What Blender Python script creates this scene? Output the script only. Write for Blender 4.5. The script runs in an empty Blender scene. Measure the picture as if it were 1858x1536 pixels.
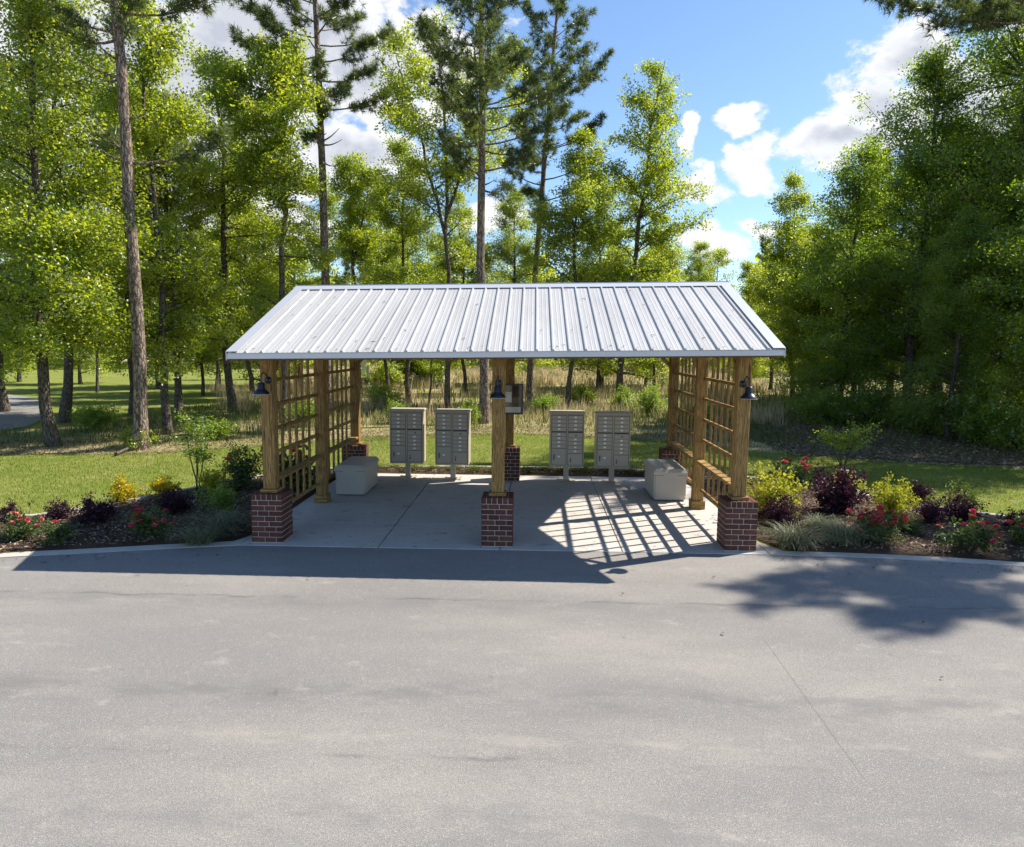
import bpy, bmesh, math, random
import numpy as np
from mathutils import Vector, Matrix
sc = bpy.context.scene
col = sc.collection
R = math.radians
rnd = random.Random(7)

# ------------------------------------------------------------------ camera
FPX = 1281.85
CAM = np.array([.4367, -10.4203, 2.9674])
PIT, ROL, YAW = .1101, -.0098, .0293
_s, _c = math.sin(YAW), math.cos(YAW)
_r = np.array([_c, _s, 0]); _f = np.array([-_s, _c, 0]); _z = np.array([0, 0, 1.])
_s, _c = math.sin(PIT), math.cos(PIT)
FW = _c * _f - _s * _z; _u = _s * _f + _c * _z
_s, _c = math.sin(ROL), math.cos(ROL)
RT = _c * _r - _s * _u; UP = _s * _r + _c * _u
def ray(u, v): return FW + RT * (u - 929) / FPX - UP * (v - 768) / FPX
def gnd(u, v, z=0.):
    d = ray(u, v); return CAM + d * ((z - CAM[2]) / d[2])
def dep(u, v, d): return CAM + ray(u, v) * d
cam = bpy.data.objects.new('camera', bpy.data.cameras.new('camera')); col.objects.link(cam)
cam.matrix_world = Matrix(((RT[0], UP[0], -FW[0], CAM[0]), (RT[1], UP[1], -FW[1], CAM[1]), (RT[2], UP[2], -FW[2], CAM[2]), (0, 0, 0, 1)))
cam.data.sensor_width = 36; cam.data.lens = 36 * FPX / 1858
cam.data.clip_start = .1; cam.data.clip_end = 3000
sc.camera = cam

# ------------------------------------------------------------------ light
SUNV = Vector((.84, .4173, 1)).normalized()
SKY = .098; SUN = 4.5; EXPO = 1.0
sun = bpy.data.objects.new('sun', bpy.data.lights.new('sun', 'SUN')); col.objects.link(sun)
sun.data.energy = SUN; sun.data.angle = R(.53); sun.data.color = (1, .93, .82)
sun.rotation_euler = SUNV.to_track_quat('Z', 'Y').to_euler()
vs = sc.view_settings
vs.view_transform = 'Standard'; vs.look = 'None'; vs.gamma = 1; vs.exposure = EXPO; vs.use_curve_mapping = False
sc.cycles.use_denoising = True; sc.cycles.use_adaptive_sampling = True; sc.cycles.adaptive_threshold = .02
sc.cycles.max_bounces = 4; sc.cycles.transmission_bounces = 3; sc.cycles.diffuse_bounces = 2; sc.cycles.transparent_max_bounces = 6
sc.cycles.sample_clamp_indirect = 6

class NT:
    """tiny node tree writer"""
    def __init__(s, tree): s.t = tree; s.n = tree.nodes; s.l = tree.links
    def add(s, typ, **kw):
        n = s.n.new(typ)
        for k, v in kw.items(): setattr(n, k, v)
        return n
    def put(s, sock, v):
        if v is None: return
        if hasattr(v, 'is_output'): s.l.new(v, sock)
        else:
            if sock.type == 'RGBA' and len(v) == 3: v = (*v, 1)
            sock.default_value = v
    def math(s, op, a, b=None, c=None, clamp=False):
        n = s.add('ShaderNodeMath', operation=op, use_clamp=clamp)
        for i, x in enumerate((a, b, c)): s.put(n.inputs[i], x)
        return n.outputs[0]
    def vec(s, op, a, b=None, out=0):
        n = s.add('ShaderNodeVectorMath', operation=op)
        s.put(n.inputs[0], a)
        if b is not None: s.put(n.inputs[1], b)
        return n.outputs[out]
    def noise(s, vec, scale, detail=4, rough=.55, out=0, dist=0):
        n = s.add('ShaderNodeTexNoise'); s.put(n.inputs['Vector'], vec)
        n.inputs['Scale'].default_value = scale; n.inputs['Detail'].default_value = detail; n.inputs['Roughness'].default_value = rough
        n.inputs['Distortion'].default_value = dist
        return n.outputs[out]
    def ramp(s, x, a, b, lo=0., hi=1., smooth=True):
        n = s.add('ShaderNodeMapRange', interpolation_type='SMOOTHSTEP' if smooth else 'LINEAR')
        s.put(n.inputs[0], x)
        for i, v in zip((1, 2, 3, 4), (a, b, lo, hi)): s.put(n.inputs[i], v)
        return n.outputs[0]
    def mix(s, f, a, b, mode='MIX'):
        n = s.add('ShaderNodeMix', data_type='RGBA', blend_type=mode)
        s.put(n.inputs[0], f); s.put(n.inputs[6], a); s.put(n.inputs[7], b)
        return n.outputs[2]
    def pos(s): return s.add('ShaderNodeNewGeometry').outputs['Position']
    def obj(s): return s.add('ShaderNodeTexCoord').outputs['Object']
    def rand(s): return s.add('ShaderNodeObjectInfo').outputs['Random']
    def attr(s, name): return s.add('ShaderNodeAttribute', attribute_name=name).outputs['Fac']
    def bump(s, h, strength=.3, dist=.01):
        n = s.add('ShaderNodeBump'); s.put(n.inputs['Height'], h)
        n.inputs['Strength'].default_value = strength; n.inputs['Distance'].default_value = dist
        return n.outputs[0]

# sky and clouds: a direction dependent world
w = bpy.data.worlds.new('World'); sc.world = w; w.use_nodes = True
w.cycles.sampling_method = 'NONE'
T = NT(w.node_tree); T.n.clear()
sky = T.add('ShaderNodeTexSky', sky_type='NISHITA', sun_disc=False)
sky.sun_elevation = math.asin(SUNV.z); sky.sun_rotation = math.atan2(SUNV.x, SUNV.y)
sky.air_density = 1.0; sky.dust_density = .15; sky.ozone_density = 4.5; sky.altitude = 50
dirn = T.vec('NORMALIZE', T.add('ShaderNodeTexCoord').outputs['Generated'])
CL = [  # pixel centre in the photograph, angular size (world-fixed directions)
    (250, 130, .30, .18), (480, 60, .26, .15), (640, 110, .12, .09), (330, 330, .22, .09), (630, 285, .11, .05), (420, 420, .18, .05),
    (-250, 200, .35, .2), (-600, 300, .4, .16), (905, 392, .042, .026), (800, 120, .06, .04), (770, 205, .04, .02),
    (1345, 228, .040, .020), (1275, 338, .040, .025), (1375, 302, .045, .028), (1655, 110, .078, .058), (1590, 200, .070, .055),
    (1545, 275, .085, .026), (1290, 440, .060, .020), (1400, 405, .045, .016), (1760, 230, .11, .13), (1252, 250, .012, .022), (2150, 200, .3, .2), (2700, 300, .3, .12)]
wob = T.vec('SCALE', T.vec('SUBTRACT', T.noise(dirn, 9, 3, .6, out=1), (.5, .5, .5)), None)
wob.node.inputs['Scale'].default_value = .10
dw = T.vec('ADD', dirn, wob)
sp = T.add('ShaderNodeSeparateXYZ'); T.l.new(dw, sp.inputs[0])
yy = T.math('MAXIMUM', sp.outputs[1], .05)
cmb = T.add('ShaderNodeCombineXYZ'); T.put(cmb.inputs[0], T.math('DIVIDE', sp.outputs[0], yy)); T.put(cmb.inputs[1], T.math('DIVIDE', sp.outputs[2], yy))
mask = None; bigm = None
for (u, v, a, b) in CL:
    d = ray(u, v)
    m = T.vec('LENGTH', T.vec('MULTIPLY', T.vec('SUBTRACT', cmb.outputs[0], (d[0] / d[1], d[2] / d[1], 0)), (1 / a, 1 / b, 0)), out=1)
    mask = m if mask is None else T.math('SMOOTH_MIN', mask, m, .15)
    if a > .068: bigm = m if bigm is None else T.math('SMOOTH_MIN', bigm, m, .15)
mask = T.math('MAXIMUM', T.math('SUBTRACT', 1.0, mask), -1.5)
far = T.ramp(T.noise(T.vec('MULTIPLY', dirn, (1, 1, 2.2)), 2.2, 3), .56, .85, -.9, .4)           # scattered clouds all round, away from the view
away = T.ramp(T.vec('DOT_PRODUCT', dirn, tuple(Vector(FW).normalized()), out=1), .35, .7, 1, 0)
mask = T.math('MAXIMUM', mask, T.math('SUBTRACT', T.math('MULTIPLY', T.math('ADD', far, 1), away), 1))
fbm = T.noise(T.vec('MULTIPLY', dirn, (1, 1, 1.6)), 17, 7, .64)
den = T.math('ADD', mask, T.math('MULTIPLY', T.math('SUBTRACT', fbm, .5), 2.3))
alpha = T.ramp(den, -.10, .34)
lit = T.noise(T.vec('ADD', T.vec('MULTIPLY', dirn, (1, 1, 1.6)), (.012, .006, .02)), 17, 5, .64)
relief = T.ramp(T.math('SUBTRACT', fbm, lit), -.07, .07)
core = T.math('ADD', T.math('MULTIPLY', T.ramp(T.math('ADD', T.math('SUBTRACT', 1.0, bigm), T.math('MULTIPLY', T.math('SUBTRACT', fbm, .5), 1.2)), .25, .85), .8), T.math('MULTIPLY', T.math('SUBTRACT', 1.0, relief), .22), clamp=True)
ccol = T.mix(core, (1.0, 1.0, 1.0), (.55, .58, .66))
b1 = T.add('ShaderNodeBackground'); T.put(b1.inputs[0], sky.outputs[0]); b1.inputs[1].default_value = SKY
b2 = T.add('ShaderNodeBackground'); T.put(b2.inputs[0], ccol); b2.inputs[1].default_value = .56
mx = T.add('ShaderNodeMixShader'); T.put(mx.inputs[0], T.math('MULTIPLY', alpha, .96)); T.l.new(b1.outputs[0], mx.inputs[1]); T.l.new(b2.outputs[0], mx.inputs[2])
T.l.new(mx.outputs[0], T.add('ShaderNodeOutputWorld').inputs[0])

# ------------------------------------------------------------------ materials
def new_mat(name):
    m = bpy.data.materials.new(name); m.use_nodes = True
    t = NT(m.node_tree); t.n.clear()
    return m, t
def finish(t, shader): t.l.new(shader, t.add('ShaderNodeOutputMaterial').inputs[0])
def principled(t, base, rough=.6, metal=0., spec=.4, normal=None):
    p = t.add('ShaderNodeBsdfPrincipled')
    t.put(p.inputs['Base Color'], base); t.put(p.inputs['Roughness'], rough); t.put(p.inputs['Metallic'], metal)
    p.inputs['Specular IOR Level'].default_value = spec
    if normal is not None: t.l.new(normal, p.inputs['Normal'])
    return p.outputs[0]
def simple(name, c, rough=.6, metal=0., var=.12, scale=6., bump=.15, spec=.4):
    m, t = new_mat(name)
    o = t.obj()
    n = t.noise(o, scale, 5); n2 = t.noise(o, scale * 14, 3)
    k = t.math('ADD', t.math('MULTIPLY', n, 1.2), t.math('MULTIPLY', n2, .5))
    f = t.ramp(k, .5, 1.2, 1 - var, 1 + var, False)
    f = t.math('MULTIPLY', f, t.ramp(t.rand(), 0, 1, 1 - var * .6, 1 + var * .6, False))
    base = t.vec('SCALE', c); t.put(base.node.inputs['Scale'], f)
    finish(t, principled(t, base, rough, metal, spec, t.bump(n2, bump, .004)))
    return m
def wood(name, axis, c1, c2):
    m, t = new_mat(name)
    o = t.vec('ADD', t.obj(), t.vec('SCALE', (13., 7., 5.)))
    t.put(o.node.inputs[1].links[0].from_node.inputs['Scale'], t.rand())
    s = [22., 22., 22.]; s['xyz'.index(axis)] = 1.1
    st = t.vec('MULTIPLY', o, tuple(s))
    g = t.noise(st, 1.0, 5, .6, dist=1.2)
    s2 = [110., 110., 110.]; s2['xyz'.index(axis)] = 2.
    fine = t.noise(t.vec('MULTIPLY', o, tuple(s2)), 1.0, 3)
    ring = t.math('PINGPONG', t.math('MULTIPLY', g, 7.), .5)
    f = t.math('ADD', t.math('MULTIPLY', ring, 1.0), t.math('MULTIPLY', fine, .5))
    base = t.mix(t.ramp(f, .25, .8), c1, c2)
    stain = t.noise(o, 2.3, 4)
    base = t.mix(t.ramp(stain, .52, .75, 0, .45), base, (.16, .11, .065))
    s3 = [9., 9., 9.]; s3['xyz'.index(axis)] = .3
    ck = t.math('ABSOLUTE', t.math('SUBTRACT', t.noise(t.vec('MULTIPLY', o, tuple(s3)), 1.0, 2, .5), .47))
    gate = t.ramp(t.noise(o, 1.1, 2), .45, .6)
    base = t.mix(t.math('MULTIPLY', t.ramp(ck, .004, .014, .85, 0), gate), base, (.05, .032, .02))
    kn = t.add('ShaderNodeTexVoronoi'); s4 = [3., 3., 3.]; s4['xyz'.index(axis)] = 1.3
    t.put(kn.inputs['Vector'], t.vec('MULTIPLY', o, tuple(s4))); kn.inputs['Scale'].default_value = 1.
    base = t.mix(t.ramp(kn.outputs['Distance'], .05, .14, .75, 0), base, (.09, .05, .025))
    v = t.vec('SCALE', base); t.put(v.node.inputs['Scale'], t.ramp(t.rand(), 0, 1, .82, 1.12, False))
    finish(t, principled(t, v, .75, 0, .25, t.bump(f, .25, .004)))
    return m
M = {}
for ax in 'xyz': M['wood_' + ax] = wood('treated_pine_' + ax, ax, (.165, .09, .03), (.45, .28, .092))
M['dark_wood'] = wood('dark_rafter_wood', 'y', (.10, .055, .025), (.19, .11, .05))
M['brick'] = simple('red_brown_brick', (.118, .048, .035), .85, var=.38, scale=9, bump=.6, spec=.2)
M['mortar'] = simple('mortar', (.52, .48, .42), .95, var=.15, scale=12, bump=.5, spec=.1)
M['roof'] = None
def roofmat():
    m, t = new_mat('galvanised_roof_sheet')
    p = t.pos()
    n = t.noise(t.vec('MULTIPLY', p, (3., .5, .5)), 1, 4)
    spots = t.noise(p, 30, 4)
    base = t.mix(t.ramp(n, .3, .7), (.50, .495, .485), (.43, .425, .415))
    base = t.mix(t.ramp(spots, .6, .8, 0, .25), base, (.45, .45, .45))
    streak = t.noise(t.vec('MULTIPLY', p, (9., .35, .35)), 1, 5, .65)
    base = t.mix(t.ramp(streak, .55, .8, 0, .35), base, (.33, .32, .30))
    wav = t.noise(t.vec('MULTIPLY', p, (2.2, 1.1, 1.1)), 1, 3)
    finish(t, principled(t, base, t.ramp(spots, .3, .7, .42, .52), .1, .4, t.bump(wav, .22, .05)))
    return m
M['roof'] = roofmat()
M['trim'] = simple('grey_metal_trim', (.58, .59, .62), .4, .35, var=.05, scale=2, bump=.02)
M['black'] = simple('black_enamel', (.014, .016, .022), .32, 0., var=.1, bump=.02, spec=.6)
M['tan_metal'] = simple('sandstone_powder_coat', (.47, .405, .315), .45, 0., var=.05, scale=3, bump=.03)
M['tan_dark'] = simple('mailbox_recess', (.12, .105, .085), .6, var=.05)
M['label'] = simple('white_number_label', (.88, .88, .86), .5, var=.03)
M['ink'] = simple('dark_blue_decal', (.06, .06, .10), .5, var=.1)
M['resin'] = simple('taupe_resin', (.50, .46, .40), .5, 0., var=.02, scale=2, bump=.05)
M['resin_dark'] = simple('resin_seam', (.12, .11, .10), .6, var=.06)
M['steel'] = simple('lock_steel', (.5, .5, .5), .3, .9, var=.05)
M['paper'] = simple('paper', (.8, .8, .77), .7, var=.05)
M['cork'] = simple('cork', (.20, .11, .045), .9, var=.25, scale=30)
M['paper_green'] = simple('printed_photo_sheet', (.20, .22, .12), .6, var=.5, scale=8)
M['paper_dark'] = simple('dark_flyer', (.07, .045, .03), .6, var=.3, scale=8)
M['white_paint'] = simple('white_paint', (.8, .8, .8), .5, var=.04)
M['stone'] = simple('rough_stone', (.16, .12, .09), .9, var=.35, scale=6, bump=.5)
M['lampglow'] = simple('lamp_white_inside', (.75, .75, .72), .4, var=.02)
def glass():
    m, t = new_mat('clear_pane')
    g = t.add('ShaderNodeBsdfGlossy'); g.inputs['Roughness'].default_value = .03
    tr = t.add('ShaderNodeBsdfTransparent')
    mxs = t.add('ShaderNodeMixShader'); lw = t.add('ShaderNodeFresnel'); lw.inputs[0].default_value = 1.45
    t.l.new(lw.outputs[0], mxs.inputs[0]); t.l.new(tr.outputs[0], mxs.inputs[1]); t.l.new(g.outputs[0], mxs.inputs[2])
    finish(t, mxs.outputs[0]); return m
M['glass'] = glass()
def concrete(name, c, stains=True):
    m, t = new_mat(name)
    p = t.pos()
    a = t.noise(p, .9, 5, .6); b = t.noise(p, 7, 5, .6); s = t.noise(p, 180, 2)
    f = t.math('ADD', t.math('MULTIPLY', a, .55), t.math('ADD', t.math('MULTIPLY', b, .3), t.math('MULTIPLY', s, .25)))
    k = t.ramp(f, .35, .75, .80, 1.14, False)
    base = t.vec('SCALE', c); t.put(base.node.inputs['Scale'], t.math('MULTIPLY', k, t.ramp(t.rand(), 0, 1, .95, 1.05, False)))
    if stains:
        st = t.noise(t.vec('MULTIPLY', p, (1, 1.6, 1)), 2.3, 6, .65)
        base = t.mix(t.ramp(st, .57, .68, 0, .5), base, (.16, .15, .14))
        sp = t.noise(p, 9, 2, .4)
        base = t.mix(t.ramp(sp, .69, .73, 0, .6), base, (.10, .09, .085))
    finish(t, principled(t, base, .85, 0, .2, t.bump(s, .2, .002)))
    return m
M['concrete'] = concrete('broom_concrete', (.50, .47, .43))
M['kerb'] = concrete('kerb_concrete', (.46, .43, .38), False)
def asphalt():
    m, t = new_mat('weathered_asphalt')
    p = t.pos()
    xy = t.add('ShaderNodeSeparateXYZ'); t.l.new(p, xy.inputs[0]); X, Y = xy.outputs[0], xy.outputs[1]
    big = t.noise(t.vec('MULTIPLY', p, (.35, 1.0, 1)), .55, 5, .6)
    mid = t.noise(t.vec('MULTIPLY', p, (.5, 1.2, 1)), 3.2, 5, .6)
    agg = t.add('ShaderNodeTexVoronoi'); t.put(agg.inputs['Vector'], p); agg.inputs['Scale'].default_value = 75
    s1 = t.noise(p, 60, 3, .7); s2 = t.noise(p, 130, 2, .7)
    base = t.mix(t.ramp(big, .36, .64), (.202, .192, .181), (.278, .258, .234))
    base = t.mix(t.ramp(mid, .35, .72, 0, .35), base, (.20, .19, .178))
    base = t.mix(t.ramp(s1, .40, .72, 0, .45), base, (.12, .115, .11))
    base = t.mix(t.ramp(s2, .55, .68, 0, .7), base, (.56, .52, .47))
    base = t.mix(t.ramp(agg.outputs['Color'], .75, .95, 0, .35), base, (.44, .42, .39))
    base = t.mix(t.ramp(s2, .32, .46, .7, 0), base, (.09, .085, .08))
    wb = t.math('MULTIPLY', t.math('SUBTRACT', t.noise(t.vec('MULTIPLY', p, (1, .2, 1)), 1.6, 4), .5), .25)
    def line(y0, slope, wid, colr, amt, thr=.42):
        nonlocal base
        d = t.math('ABSOLUTE', t.math('ADD', t.math('SUBTRACT', Y, t.math('ADD', y0, t.math('MULTIPLY', X, slope))), wb))
        gate = t.ramp(t.noise(t.vec('MULTIPLY', p, (1, 2.5, 1)), 1.4, 5, .65), thr, thr + .25)
        base = t.mix(t.math('MULTIPLY', t.ramp(d, 0, wid, 1, 0), t.math('MULTIPLY', gate, amt)), base, colr)
    line(-2.42, .008, .05, (.09, .088, .085), .7, .40)
    line(-2.55, .008, .35, (.15, .146, .142), .5, .36)
    line(-5.40, .0, .16, (.38, .345, .295), .45, .44)
    line(-5.62, .0, .05, (.09, .087, .083), .55, .45)
    line(-4.7, .0, .5, (.14, .135, .13), .55, .4)
    line(-6.3, .01, .45, (.15, .15, .15), .5, .4)
    ed = t.noise(t.vec('MULTIPLY', p, (1, 1.6, 1)), 2.2, 5, .65)
    pale = t.math('MULTIPLY', t.ramp(ed, .58, .74), .45)
    base = t.mix(pale, base, (.36, .335, .30))
    oil = t.noise(p, 3.1, 3, .5)
    base = t.mix(t.ramp(oil, .70, .76, 0, .45), base, (.10, .098, .096))
    # a thin seam running off to the lower right
    a, b = gnd(1380, 1150), gnd(1560, 1400)
    dx, dy = (b - a)[:2]; L = math.hypot(dx, dy)
    dd = t.math('ABSOLUTE', t.math('ADD', t.math('ADD', t.math('MULTIPLY', X, dy / L), t.math('MULTIPLY', Y, -dx / L)), -(a[0] * dy - a[1] * dx) / L))
    al = t.math('ADD', t.math('ADD', t.math('MULTIPLY', X, dx / L), t.math('MULTIPLY', Y, dy / L)), -(a[0] * dx + a[1] * dy) / L)
    g = t.math('MULTIPLY', t.ramp(al, 0, .3), t.ramp(al, L - .2, L + .3, 1, 0))
    base = t.mix(t.math('MULTIPLY', t.ramp(dd, .003, .010, .4, 0), g), base, (.09, .085, .08))
    finish(t, principled(t, base, .9, 0, .2, t.bump(s1, .5, .006)))
    return m
M['asphalt'] = asphalt()
def ground_mat(name, cols, s=1.0):
    m, t = new_mat(name)
    p = t.pos()
    a = t.noise(p, .35 * s, 5, .6); b = t.noise(p, 2.5 * s, 5, .65); c = t.noise(t.vec('MULTIPLY', p, (1, 1, .3)), 40 * s, 3, .7)
    base = t.mix(t.ramp(a, .35, .65), cols[0], cols[1])
    base = t.mix(t.ramp(b, .5, .72, 0, .8), base, cols[2])
    base = t.mix(t.ramp(c, .45, .75, 0, .6), base, cols[3])
    finish(t, principled(t, base, .95, 0, .1, t.bump(c, .7, .03)))
    return m
M['lawn'] = ground_mat('mown_grass', [(.15, .195, .03), (.22, .235, .055), (.36, .30, .15), (.10, .135, .022)], 1.3)
M['field'] = ground_mat('meadow_floor', [(.26, .25, .09), (.38, .31, .18), (.17, .20, .05), (.24, .18, .10)], .6)
M['litter'] = ground_mat('leaf_litter_floor', [(.13, .10, .06), (.17, .125, .08), (.08, .085, .03), (.25, .20, .14)], 1.5)
M['mulch'] = ground_mat('bark_mulch', [(.075, .05, .035), (.11, .075, .05), (.05, .035, .025), (.16, .12, .085)], 2)
def leaf_mat(name, dark, light, trans=.5, transc=None, gloss=.55):
    m, t = new_mat(name)
    k = t.attr('tint')
    base = t.mix(k, dark, light)
    tc = t.mix(k, transc[0], transc[1]) if transc else base
    df = t.add('ShaderNodeBsdfDiffuse'); t.put(df.inputs[0], base); p = df.outputs[0]
    tr = t.add('ShaderNodeBsdfTranslucent'); t.put(tr.inputs[0], tc)
    ms = t.add('ShaderNodeMixShader'); ms.inputs[0].default_value = trans
    t.l.new(p, ms.inputs[1]); t.l.new(tr.outputs[0], ms.inputs[2])
    gl = t.add('ShaderNodeBsdfGlossy'); gl.inputs['Roughness'].default_value = .38; gl.inputs[0].default_value = (.9, .95, 1, 1)
    m2 = t.add('ShaderNodeMixShader'); m2.inputs[0].default_value = .055 * gloss / .55
    t.l.new(ms.outputs[0], m2.inputs[1]); t.l.new(gl.outputs[0], m2.inputs[2])
    finish(t, m2.outputs[0]); return m
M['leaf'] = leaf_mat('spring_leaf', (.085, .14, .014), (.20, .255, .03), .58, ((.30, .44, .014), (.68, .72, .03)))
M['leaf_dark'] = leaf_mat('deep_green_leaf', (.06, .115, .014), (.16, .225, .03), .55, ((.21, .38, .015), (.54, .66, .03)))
M['leaf_yel'] = leaf_mat('yellow_green_leaf', (.12, .18, .02), (.27, .31, .04), .58, ((.36, .50, .025), (.70, .74, .05)))
M['needle'] = leaf_mat('pine_needle', (.045, .075, .02), (.13, .165, .045), .32, ((.11, .18, .02), (.28, .34, .05)))
M['gold'] = leaf_mat('golden_leaf', (.42, .33, .02), (.72, .56, .03), .4, ((.55, .48, .02), (.85, .68, .04)), .2)
M['lime'] = leaf_mat('lime_leaf', (.22, .25, .02), (.50, .46, .05), .45, ((.34, .40, .02), (.68, .64, .06)), .2)
M['purple'] = leaf_mat('plum_leaf', (.022, .010, .018), (.075, .026, .045), .25, ((.06, .015, .03), (.14, .04, .07)), .2)
M['rose_leaf'] = leaf_mat('rose_leaf', (.045, .075, .018), (.13, .17, .05), .35, ((.08, .15, .02), (.20, .28, .05)), .3)
M['petal'] = leaf_mat('red_pink_petal', (.55, .012, .035), (.75, .10, .16), .25)
M['petal_coral'] = leaf_mat('coral_petal', (.70, .06, .035), (.80, .20, .16), .25)
M['sedge'] = leaf_mat('dry_broom_sedge', (.38, .28, .15), (.78, .64, .42), .45, None, .1)
M['weed'] = leaf_mat('green_weed', (.06, .09, .02), (.22, .24, .06), .4, None, .15)
M['turf'] = leaf_mat('turf_blade', (.09, .14, .02), (.26, .29, .06), .4, ((.18, .27, .02), (.40, .44, .08)), .08)
M['bluegrass'] = leaf_mat('grey_green_blade', (.12, .14, .065), (.36, .37, .22), .35, None, .15)
M['chip'] = leaf_mat('bark_chip', (.06, .038, .026), (.42, .32, .23), .0, None, .05)
M['deadleaf'] = leaf_mat('fallen_leaf', (.10, .065, .035), (.42, .33, .22), .15, None, .1)
def bark(name, c1, c2, sc_=1.0):
    m, t = new_mat(name)
    o = t.obj()
    st = t.vec('MULTIPLY', o, (9 * sc_, 9 * sc_, 2.2 * sc_))
    v = t.add('ShaderNodeTexVoronoi', feature='DISTANCE_TO_EDGE'); t.put(v.inputs['Vector'], t.vec('ADD', st, t.noise(o, 7, 4, .6, out=1))); v.inputs['Scale'].default_value = 1.6
    n = t.noise(st, 2.2, 6, .65)
    f = t.math('ADD', t.ramp(v.outputs[0], 0, .22, 0, .6), t.math('MULTIPLY', n, .7))
    base = t.mix(t.ramp(f, .25, 1.0), c1, c2)
    finish(t, principled(t, base, .95, 0, .1, t.bump(f, .9, .03)))
    return m
M['pine_bark'] = bark('plated_pine_bark', (.085, .06, .045), (.33, .26, .21))
M['bark'] = bark('grey_brown_bark', (.05, .04, .032), (.19, .16, .13), 1.5)

# ------------------------------------------------------------------ mesh helpers
def np_mesh(name, V, F, mat, tint=None, smooth=False):
    """V (n,3), F (m,k) with one k for all faces"""
    V = np.asarray(V, np.float32); F = np.asarray(F, np.int32)
    me = bpy.data.meshes.new(name)
    k = F.shape[1]
    me.vertices.add(len(V)); me.vertices.foreach_set('co', V.ravel())
    me.loops.add(F.size); me.loops.foreach_set('vertex_index', F.ravel())
    me.polygons.add(len(F)); me.polygons.foreach_set('loop_start', np.arange(0, F.size, k, dtype=np.int32))
    if smooth: me.polygons.foreach_set('use_smooth', np.ones(len(F), bool))
    if tint is not None:
        a = me.attributes.new('tint', 'FLOAT', 'FACE'); a.data.foreach_set('value', np.asarray(tint, np.float32))
    me.materials.append(mat); me.update(calc_edges=True)
    return me
class MB:
    def __init__(s): s.v = []; s.f = []
    def add(s, v, f):
        n = len(s.v); s.v += [tuple(p) for p in v]; s.f += [tuple(i + n for i in q) for q in f]
        return s
    def box(s, x0, x1, y0, y1, z0, z1):
        return s.add([(x0, y0, z0), (x1, y0, z0), (x1, y1, z0), (x0, y1, z0), (x0, y0, z1), (x1, y0, z1), (x1, y1, z1), (x0, y1, z1)],
                     [(0, 3, 2, 1), (4, 5, 6, 7), (0, 1, 5, 4), (1, 2, 6, 5), (2, 3, 7, 6), (3, 0, 4, 7)])
    def cbox(s, x0, x1, y0, y1, z0, z1, b=.006):
        bm = bmesh.new(); bmesh.ops.create_cube(bm, size=1)
        for q in bm.verts:
            q.co = ((x0 + x1) / 2 + q.co.x * (x1 - x0), (y0 + y1) / 2 + q.co.y * (y1 - y0), (z0 + z1) / 2 + q.co.z * (z1 - z0))
        bmesh.ops.bevel(bm, geom=bm.edges[:], offset=b, segments=1, affect='EDGES')
        bm.verts.index_update()
        s.add([tuple(q.co) for q in bm.verts], [tuple(q.index for q in f.verts) for f in bm.faces]); bm.free()
        return s
    def tube(s, pts, rad, n=8, cap=True):
        pts = [Vector(p) for p in pts]; base = len(s.v); ref = None
        for i, p in enumerate(pts):
            d = (pts[min(i + 1, len(pts) - 1)] - pts[max(i - 1, 0)]).normalized()
            if ref is None: ref = Vector((1, 0, 0)) if abs(d.x) < .8 else Vector((0, 1, 0))
            a = (ref - d * ref.dot(d)).normalized(); b = d.cross(a); ref = a
            r = rad[i] if hasattr(rad, '__len__') else rad
            for k in range(n):
                th = 2 * math.pi * k / n; s.v.append(tuple(p + (a * math.cos(th) + b * math.sin(th)) * r))
        for i in range(len(pts) - 1):
            for k in range(n):
                k2 = (k + 1) % n
                s.f.append((base + i * n + k, base + i * n + k2, base + (i + 1) * n + k2, base + (i + 1) * n + k))
        if cap:
            s.f.append(tuple(base + k for k in range(n))[::-1]); s.f.append(tuple(base + (len(pts) - 1) * n + k for k in range(n)))
        return s
    def lathe(s, prof, n=20, org=(0, 0, 0)):
        base = len(s.v)
        for (r, z) in prof:
            for k in range(n):
                th = 2 * math.pi * k / n; s.v.append((org[0] + r * math.cos(th), org[1] + r * math.sin(th), org[2] + z))
        for i in range(len(prof) - 1):
            for k in range(n):
                k2 = (k + 1) % n
                s.f.append((base + i * n + k, base + i * n + k2, base + (i + 1) * n + k2, base + (i + 1) * n + k))
        return s
    def mesh(s, name, mat, smooth=False):
        me = bpy.data.meshes.new(name); me.from_pydata(s.v, [], s.f); me.materials.append(mat)
        if smooth: me.polygons.foreach_set('use_smooth', [True] * len(me.polygons))
        me.update(); return me
    def build(s, name, mat, parent=None, loc=(0, 0, 0), rot=(0, 0, 0), smooth=False):
        return ob(name, s.mesh(name, mat, smooth), parent, loc, rot)
def ob(name, me, parent=None, loc=(0, 0, 0), rot=(0, 0, 0), sca=None):
    o = bpy.data.objects.new(name, me); col.objects.link(o)
    o.location = loc; o.rotation_euler = rot
    if sca: o.scale = sca if hasattr(sca, '__len__') else (sca,) * 3
    o.parent = parent
    return o
def tag(o, label=None, cat=None, group=None, kind=None):
    if label: o['label'] = label
    if cat: o['category'] = cat
    if group: o['group'] = group
    if kind: o['kind'] = kind
    return o
def empty(name, loc, rz=0., sca=1.): return ob(name, None, None, loc, (0, 0, rz), sca)
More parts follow.
